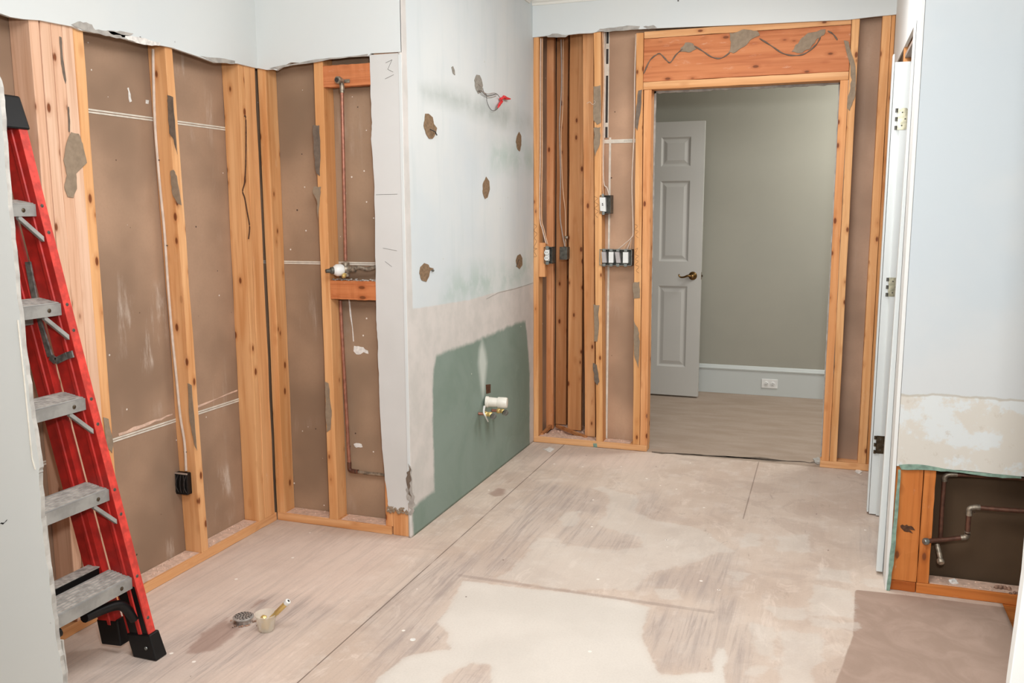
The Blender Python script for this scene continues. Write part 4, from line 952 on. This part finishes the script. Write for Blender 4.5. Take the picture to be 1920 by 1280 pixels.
for i, (ex, lab) in enumerate(((1158, 'cable fanning to the left end of the four gang box'), (1169, 'cable fanning to the middle left of the four gang box'), (1175, 'cable fanning to the middle right of the four gang box'), (1181, 'cable fanning to the right end of the four gang box'))):
    cable([(1193-i*.5,64),(1190-i*.3,150),(1189-i*.4,250),(1185-i*.3,340),(1187-i*.3,430),(1184,445),((1184+ex)/2,457-2*i if i < 2 else 458),(ex,468)], 1, .006+.005*i, lab, 'wirey' if i % 2 else 'wire', .0024)
# little twist of wire on the adhesive stud
MB().tube(curve_pts([at(u, v, 1, -.008) for u, v in ((1100,194),(1106,191),(1111,196),(1116,192),(1114,188))]), .0012, 6).build('wire_twist', M['wire'], H6)
# light fixture wires on the partition
lw = empty('fixture_wires', tuple(at(905,165,0,.004)), 'thin dark wires hanging from the hole with red wire nuts', 'wires')
for q, mt in (([(896,171),(903,170),(905,173),(912,179),(924,178),(931,176),(936,181),(938,184)], 'wired'), ([(898,172),(905,172),(914,176),(926,174),(933,177)], 'wireg'),
              ([(905,165),(907,172),(912,178),(913,190),(918,202),(923,207),(930,206),(936,200)], 'wired'), ([(897,158),(903,162),(906,172),(917,182),(930,180)], 'wireg')):
    MB().tube(curve_pts([at(u, v, 0, .004+.012*math.sin(i*.8)**2) for i, (u, v) in enumerate(q)]), .0013, 6).build('wire', M[mt], lw)
for (u, v, du, dv_) in ((938,186,1.2,-.6), (944,181,1,.35), (941,190,-.9,1), (938,193,-.6,1.2), (947,184,1.4,.2)):
    a = at(u, v, 0, .012); b = at(u+du*7, v+dv_*7, 0, .022); d = Vector(b-a)
    MB().lathe([(.0075, 0), (.0078, d.length*.35), (.0035, d.length)], a, d, 8).build('wire_nut', M['nut'], lw, label='red twist on wire nut')

# ------------------------------------------------------------------ boxes and switches
def gang_box(x0, x1, z0, z1, y0, dep, mat='steel', t=.0018):
    m = MB(); m.box(x0, x0+t, y0, y0+dep, z0, z1).box(x1-t, x1, y0, y0+dep, z0, z1).box(x0, x1, y0, y0+dep, z0, z0+t).box(x0, x1, y0, y0+dep, z1-t, z1).box(x0, x1, y0+dep-t, y0+dep, z0, z1)
    return m
def bxz(u0, u1, v0, v1, Y): a = at(u0, v0, 1, Y); b = at(u1, v1, 1, Y); return a[0], b[0], b[2], a[2]
# duplex outlet
x0, x1, z0, z1 = bxz(1020, 1033, 463, 494, -.004)
x1 = x0+.052
t = empty('outlet_box', (x0, 0, z0), 'steel box with white duplex outlet in the left corner bay', 'outlet', None)
gang_box(x0, x1, z0, z1, -.006, .065).build('metal_box', M['steeld'], t)
d = MB()
for s_ in (-1, 1):
    zc = (z0+z1)/2+s_*.017
    d.lathe([(.0155, 0), (.0155, .012), (.014, .014)], ((x0+x1)/2-.006, -.004, zc), (0,-1,0), 16)
d.box((x0+x1)/2-.018, (x0+x1)/2+.006, -.006, .012, (z0+z1)/2-.034, (z0+z1)/2+.034)
do = d.build('duplex_receptacle', M['dev'], t, bevel=.001, smooth=True)
d = MB()
for s_ in (-1, 1):
    zc = (z0+z1)/2+s_*.017
    for q in (-.006, .004): d.box((x0+x1)/2-.006+q-.001, (x0+x1)/2-.006+q+.0015, -.0186, -.018, zc-.003, zc+.006)
d.build('slots', M['ink'], do)
MB().box((x0+x1)/2-.014, (x0+x1)/2+.006, -.009, -.006, z1-.012, z1+.006).box((x0+x1)/2-.014, (x0+x1)/2+.006, -.009, -.006, z0-.006, z0+.012).build('mounting_yoke', M['steel'], t)
# blank old box deep in the cavity
x0, x1, z0, z1 = bxz(1051, 1064, 463, 486, .2)
t = empty('junction_box', (x0, .2, z0), 'plain dull steel junction box hanging in the corner cavity', 'junction box')
MB().box(x0, x1, .19, .25, z0, z1).build('metal_box', M['steeld'], t, bevel=.002)
MB().box(x0-.002, x1+.002, .186, .19, z0-.002, z1+.002).build('cover_plate', M['steeld'], t, bevel=.001)
MB().tube([((x0+x1)/2, .21, z1), ((x0+x1)/2+.004, .21, z1+.02), ((x0+x1)/2+.01, .205, z1+.05)], .006, 8).blob(((x0+x1)/2+.012, .2, z1+.06), .012, .3, 1).build('cable_clamp', M['solder'], t)
# single switch box
x0, x1, z0, z1 = bxz(1125, 1145, 366, 400, -.006)
t = empty('switch_box', (x0, 0, z0), 'single gang steel box with white outlet on the stud above the four gang box', 'switch box')
gang_box(x0, x1, z0, z1, -.008, .065).build('metal_box', M['steeld'], t)
d = MB(); xc = x0+.021
d.hexa([(xc-.018, -.012, z0+.014), (xc+.016, -.012, z0+.010), (xc+.016, .014, z0+.010), (xc-.018, .014, z0+.014), (xc-.022, -.014, z1-.012), (xc+.012, -.014, z1-.012), (xc+.012, .014, z1-.012), (xc-.022, .014, z1-.012)])
do = d.build('switch_body', M['dev'], t, bevel=.0015)
MB().box(xc-.007, xc-.001, -.0148, -.012, (z0+z1)/2+.001, (z0+z1)/2+.007).box(xc-.007, xc+.001, -.0148, -.012, (z0+z1)/2-.007, (z0+z1)/2-.002).build('switch_button', M['ink'], do)
MB().box(xc-.010, xc+.004, -.010, -.006, z1-.010, z1+.008).box(xc-.006, xc+.008, -.010, -.006, z0-.008, z0+.010).lathe([(.004,0),(.004,.003)], (xc, -.010, z1+.002), (0,-1,0), 10).build('mounting_yoke', M['steel'], t)
# four gang box
x0, x1, z0, z1 = bxz(1124.5, 1184.5, 467, 498, -.006)
t = empty('switch_box', (x0, 0, z0), 'wide four gang steel box of white switches left of the doorway', 'switch box')
gang_box(x0, x1, z0, z1, -.010, .06, t=.0026).build('metal_box', M['steel'], t)
MB().box(x0+.003, x1-.003, .046, .048, z0+.003, z1-.003).build('box_back', M['steeld'], t)
for i, (cx_, tilt, mt, wd) in enumerate(((.028, .10, 'devp', .013), (.070, 0, 'dev', .014), (.110, .16, 'devp', .013), (.156, 0, 'dev', .0155))):
    cx_ += x0; hz = (z1-z0)*.34; zc = (z0+z1)/2
    m = MB().hexa([(cx_-wd+tilt*hz, -.016, zc-hz), (cx_+wd+tilt*hz, -.016, zc-hz), (cx_+wd+tilt*hz, .02, zc-hz), (cx_-wd+tilt*hz, .02, zc-hz),
                   (cx_-wd-tilt*hz, -.016, zc+hz), (cx_+wd-tilt*hz, -.016, zc+hz), (cx_+wd-tilt*hz, .02, zc+hz), (cx_-wd-tilt*hz, .02, zc+hz)])
    so = m.build('switch', M[mt], t, bevel=.0015)
    MB().box(cx_-.009, cx_+.009, -.0125, -.010, z1-.012, z1+.003).box(cx_-.009, cx_+.009, -.0125, -.010, z0-.006, z0+.010).lathe([(.004,0),(.003,.003)], (cx_, -.0125, z1-.004), (0,-1,0), 10).build('mounting_yoke', M['steel'], so)
# black box on the left wall stud
a = at(318, 884, 1, Bl-.03); b = at(353, 928, 1, Bl-.03)
x0, x1 = a[0], b[0]; z1, z0 = a[2], b[2]
t = empty('outlet_box', (x0, Bl-.03, z0), 'black plastic outlet box hanging on the left wall stud', 'outlet box')
MB().box(x0, x1, Bl-.034, Bl-.0045, z0, z1).build('plastic_box', M['blk'], t, bevel=.003)
m = MB()
for k in range(7):
    q = x0+.004+k*(x1-x0-.008)/6; m.tube(curve_pts([(q, Bl-.0355, z0+.01), (q+.008*((k % 3)-1), Bl-.040, (z0+z1)/2), (q+.003, Bl-.0355, z1-.008)], 4), .0016, 5)
m.tube(curve_pts([(x0-.004, Bl-.02, z0-.002), (x0-.008, Bl-.02, (z0+z1)/2), (x0-.003, Bl-.02, z1)], 4), .0014, 5)
m.build('folded_wires', M['ink'], t)
MB().box(x0-.003, x1+.002, Bl-.036, Bl-.03, z1-.004, z1+.001).box(x0-.006, x0-.001, Bl-.033, Bl-.008, z0+.005, z1-.002).box(x0+.015, x0+.022, Bl-.030, Bl-.006, z1, z1+.006).build('box_rim', M['wireg'], t)

# ------------------------------------------------------------------ plumbing in the alcove
YP = YS+.05
def pp(u, v, Y=YP): return Vector(at(u, v, 1, Y))
t = empty('shower_riser', tuple(pp(649, 490, YS-.012)), 'tall copper shower riser pipe with elbow at the top', 'pipe')
top = pp(641, 160, YS-.008); bot = pp(648, 488, YS+.01)
MB().tube([top, top+(bot-top)*.5, bot], .0075, 14).build('copper_pipe', M['copper'], t, smooth=True)
el = pp(637, 150, YS-.03)
MB().tube(curve_pts([top-Vector((0,0,.02)), top, top+Vector((-.003,-.004,.018)), el+Vector((0,.012,0)), el]), .0105, 14).lathe([(.014, 0), (.015, .004), (.015, .016), (.012, .018)], el, (-.15,-1,-.1), 18).build('elbow_fitting', M['solder'], t, smooth=True)
MB().lathe([(.009, 0), (.009, .0015)], el+Vector((-.003,-.019,-.002)), (-.15,-1,-.1), 16).build('elbow_mouth', M['ink'], t)
MB().lathe([(.010, 0), (.010, .022)], top-Vector((0,0,.03)), (0,0,1), 14).box(el.x+.004, el.x+.03, YS-.002, YS+.002, el.z-.008, el.z+.006).build('mounting_ear', M['solder'], t, smooth=True)
# valve
vc = pp(648, 505, YS+.012)
t = empty('shower_valve', tuple(vc), 'corroded brass shower valve with round pale cartridge', 'valve')
MB().blob(tuple(vc), (.026,.024,.024), .08, 2).lathe([(.018, -.03), (.018, .03)], vc, (0,0,1), 14).lathe([(.012, 0), (.012, .05)], vc, (1,0,0), 12).build('valve_body', M['solder'], t, smooth=True)
ca = Vector((-.62, -.78, -.04)); cs = vc+ca*.012
MB().lathe([(.022, 0), (.026, .010), (.026, .030), (.018, .042), (.015, .045)], cs, ca, 22).build('cartridge', M['dev'], t, smooth=True, label='pale blue white round cartridge')
MB().lathe([(.016, .044), (.015, .056), (.010, .060), (.008, .078)], cs, ca, 16).build('valve_stem', M['steeld'], t, smooth=True)
MB().lathe([(.009, 0), (.010, .012), (.006, .02)], vc+Vector((.008,-.02,-.02)), (0,-.8,-.5), 12).build('brass_screw', M['brass'], t, smooth=True)
MB().tube(curve_pts([vc+Vector((.03,.002,.006)), vc+Vector((.07,.008,.008)), vc+Vector((.10,.012,.002)), vc+Vector((.145,.02,.012)), vc+Vector((.20,.028,.008))]), .010, 10).build('crusted_side_pipe', M['solder'], t, smooth=True)
# mortar/torn rim round the valve opening above lower block
m = MB(); rr = random.Random(12)
for k in range(30): m.blob((-.365+.0078*k, YS+.02+rr.uniform(-.01, .01), 1.131+rr.uniform(-.002, .005)), (.006, .008, .004), .3, 1)
o = tag(m.build('mortar_crumbs', M['gyp']), 'grey mortar crumbs along the top of the lower block', 'debris'); o['kind'] = 'stuff'
# lower bent pipe
Yb = YS+.062
t = tag(MB().tube([pp(638,563,Yb), pp(642,640,Yb), pp(650,780,Yb), pp(655,868,Yb)], .0075, 12).build('copper_pipe', M['copper'], smooth=True), 'copper pipe running down below the lower block then turning right', 'pipe')
t.name = 'bent_pipe'
MB().tube(curve_pts([pp(655,866,Yb), pp(656,880,Yb), pp(664,883,Yb), pp(672,884,Yb)]), .0095, 12).build('elbow_fitting', M['copperd'], t, smooth=True)
MB().tube([pp(664,883,Yb), pp(690,887,Yb), pp(722,890,Yb)], .0075, 12).build('horizontal_pipe', M['solder'], t, smooth=True)

# ------------------------------------------------------------------ drain stub and supply valves on the partition
c0 = Vector(at(912, 752, 0, .0)); c1_ = Vector(at(950, 754, 0, .095))
c1_ = Vector((.10, c0.y+.0, c0.z-.0)); 
ax_ = Vector((1, .0, 0))
q = Vector(at(911, 753, 0, .01)); 
endp = Vector(at(951, 755, 1, q.y+.02)); ax_ = (endp-q); Ls = ax_.length
t = empty('drain_stub', tuple(q), 'white plastic drain stub sticking out of the green wall', 'drain pipe')
MB().lathe([(.030, 0), (.030, .012), (.026, .016), (.024, Ls*.55), (.024, Ls*.56)], q, ax_, 26).build('pipe', M['pvc'], t, smooth=True)
MB().lathe([(.0275, Ls*.56), (.0285, Ls*.58), (.0285, Ls*.93), (.026, Ls), (.018, Ls+.001)], q, ax_, 26).build('end_cap', M['pvc'], t, smooth=True, label='white end cap')
def supply(u0, v0, Ls, lab):
    q = Vector(at(u0, v0, 0, .002)); a = (Vector(at(u0+30, v0+2, 1, q.y+.02))-q).normalized()
    t = empty('supply_valve', tuple(q), lab, 'valve', None)
    MB().tube([q, q+a*Ls*.55], .008, 12).build('copper_pipe', M['copper'], t, smooth=True)
    MB().lathe([(.013, Ls*.35), (.014, Ls*.42), (.014, Ls*.52), (.010, Ls*.58), (.013, Ls*.66), (.013, Ls*.8), (.009, Ls*.86)], q, a, 14).build('valve_body', M['brass'], t, smooth=True)
    MB().lathe([(.008, 0), (.008, .012)], q+a*Ls*.84, (a*.5+Vector((0,-.6,-.2))), 12).lathe([(.017, .012), (.018, .016), (.017, .022)], q+a*Ls*.84, (a*.5+Vector((0,-.6,-.2))), 10).build('valve_knob', M['steel'], t, smooth=True)
    return t
supply(897, 775, .085, 'left copper and brass supply stop with steel knob under the drain stub')
supply(922, 769, .080, 'right brass supply stop with steel knob under the drain stub')
P = curve_pts([at(908,762,0,.03), at(907,772,0,.05), at(910,780,0,.06), at(915,790,0,.05)])
tag(MB().tube(P, [.006-.003*k/len(P) for k in range(len(P))], 8).build('plastic_strap', M['dev'], smooth=True), 'short curved white strap hanging from the drain stub', 'strap')

# ------------------------------------------------------------------ pipes in the right hand bay
Yq = -D+.062; Yf = -D+.03
g2 = 'exposed pipes at right'
def rp(u, v, Y=Yq): return Vector(at(u, v, 1, Y))
t = tag(MB().tube([rp(1763,1015), rp(1766,960), rp(1770,905), rp(1771,897)], .0078, 12).build('supply_pipe', M['copperd'], smooth=True), 'dark vertical pipe at the back of the bay, turning along the top', 'pipe')
MB().tube(curve_pts([rp(1771,902), rp(1772,893), rp(1782,889), rp(1795,889)]), .0100, 12).build('elbow_fitting', M['solder'], t, smooth=True)
MB().tube([rp(1788,889), rp(1850,892), rp(1960,900)], .0078, 12).build('horizontal_pipe', M['copperd'], t, smooth=True)
MB().tube([rp(1757,1020,Yf), rp(1762,1040,Yf-.02), rp(1764,1052,Yf-.03)], .0085, 12).lathe([(.0125,0),(.013,.012),(.010,.016)], rp(1763,1049,Yf-.028), rp(1765,1058,Yf-.045)-rp(1763,1049,Yf-.028), 14).build('capped_stub', M['solder'], t, smooth=True, label='grey capped pipe stub')
a0 = rp(1736,1014,Yf-.03)
t = tag(MB().tube([a0, rp(1775,1011,Yf-.005), rp(1808,1007,Yf)], .0085, 12).build('supply_pipe', M['copperd'], smooth=True), 'stepped front pipe with a capped end over the stud', 'pipe')
MB().lathe([(.0125,0),(.013,.012),(.010,.016)], a0+Vector((.006,0,0)), (-1,-.5,0), 14).build('end_cap', M['steel'], t, smooth=True, label='grey steel end cap')
MB().tube(curve_pts([rp(1802,1008,Yf), rp(1812,1006,Yf), rp(1814,996,Yf)]), .0105, 12).tube(curve_pts([rp(1817,966,Yf), rp(1818,954,Yf), rp(1828,951,Yf), rp(1838,951,Yf)]), .0105, 12).build('elbow_fitting', M['solder'], t, smooth=True)
MB().tube([rp(1814,1000,Yf), rp(1817,960,Yf)], .0085, 12).tube([rp(1832,951,Yf), rp(1880,955,Yf), rp(1960,961,Yf)], .0085, 12).build('riser_pipe', M['copperd'], t, smooth=True)

# ------------------------------------------------------------------ things on the floor
k0 = at(457, 1168, 2, 0); kx, ky = k0[0], k0[1]-.0
t = empty('floor_drain', (kx, ky, 0), 'round chrome drain strainer beside the clear plastic cup', 'drain')
hd = .026; rd = .036
MB().lathe([(.024, .0005), (.025, .012), (.030, .018), (rd, hd-.003), (rd, hd), (rd-.004, hd+.002)], (kx, ky, 0), (0,0,1), 32).build('strainer_body', M['drain'], t, smooth=True)
m = MB()
for ring, cnt in ((0, 1), (.011, 6), (.0195, 11), (.027, 15)):
    for i in range(cnt):
        an = 2*math.pi*i/cnt+ring*90; m.lathe([(.0032, 0), (.0032, .0007)], (kx+ring*math.cos(an), ky+ring*math.sin(an), hd+.0018), (0,0,1), 8)
ho = m.build('strainer_holes', M['ink'], t)
m = MB(); rr = random.Random(9)
for k in range(26):
    an = rr.uniform(0, 6.28); r_ = rr.uniform(.028, .055); q = rr.uniform(.002, .006); m.blob((kx+r_*math.cos(an), ky+r_*math.sin(an)*.8, q*.5), (q, q, q*.6), .3, 1)
o = tag(m.build('drain_crumbs', M['rubblep']), 'reddish crumbs scattered round the drain strainer', 'debris'); o['kind'] = 'stuff'
c0 = at(500, 1181, 2, 0); cx_, cy_ = c0[0], c0[1]; hc_ = .062
t = empty('plastic_cup', (cx_, cy_, 0), 'small clear plastic cup holding brass fittings on the floor', 'cup')
MB().lathe([(.024, .001), (.027, .004), (.037, hc_-.003), (.039, hc_-.003), (.039, hc_), (.0362, hc_), (.026, .006), (.0, .005)], (cx_, cy_, 0), (0,0,1), 36).build('cup_wall', M['clear'], t, smooth=True)
MB().box(cx_-.014, cx_+.010, cy_-.010, cy_+.010, .0065, .026).build('brass_block', M['brass'], None, bevel=.002)
tag(bpy.data.objects['brass_block'], 'square brass fitting lying at the bottom of the cup', 'fitting')
tag(MB().lathe([(.004, 0), (.011, .003), (.012, .009), (.007, .015), (.004, .017)], (cx_-.012, cy_+.006, .034), (-.2,-.3,1), 20).lathe([(.004,-.02),(.004,0)], (cx_-.012, cy_+.006, .034), (-.2,-.3,1), 12).build('brass_fitting', M['brass'], smooth=True), 'round brass knob in the left side of the cup', 'fitting')
b0 = Vector((cx_+.004, cy_, .030)); b1 = Vector(at(541, 1126, 1, cy_+.015)); d_ = b1-b0; Lb = d_.length
o = MB().lathe([(.006, 0), (.008, .01), (.0075, Lb*.4), (.009, Lb*.42), (.009, Lb*.86), (.0085, Lb*.87)], b0, d_, 18).build('brass_tube', M['brass'], smooth=True)
tag(o, 'slanted brass tube with white collar sticking out of the cup', 'fitting')
MB().lathe([(.0098, Lb*.87), (.0105, Lb*.89), (.0105, Lb*.98), (.0085, Lb)], b0, d_, 18).build('white_collar', M['dev'], o, smooth=True, label='white plastic collar')
MB().lathe([(.0045, Lb), (.0045, Lb+.0006)], b0, d_, 12).build('tube_bore', M['ink'], o)
m = MB().lathe([(.010, 0), (.010, .0006), (.004, .0008)], tuple(at(774,1199,2,0)[:2])+(0.0003,), (0,0,1), 14)
tag(m.build('fender_washer', M['gyp_white']), 'tiny pale washer lying on the grey plywood', 'washer')
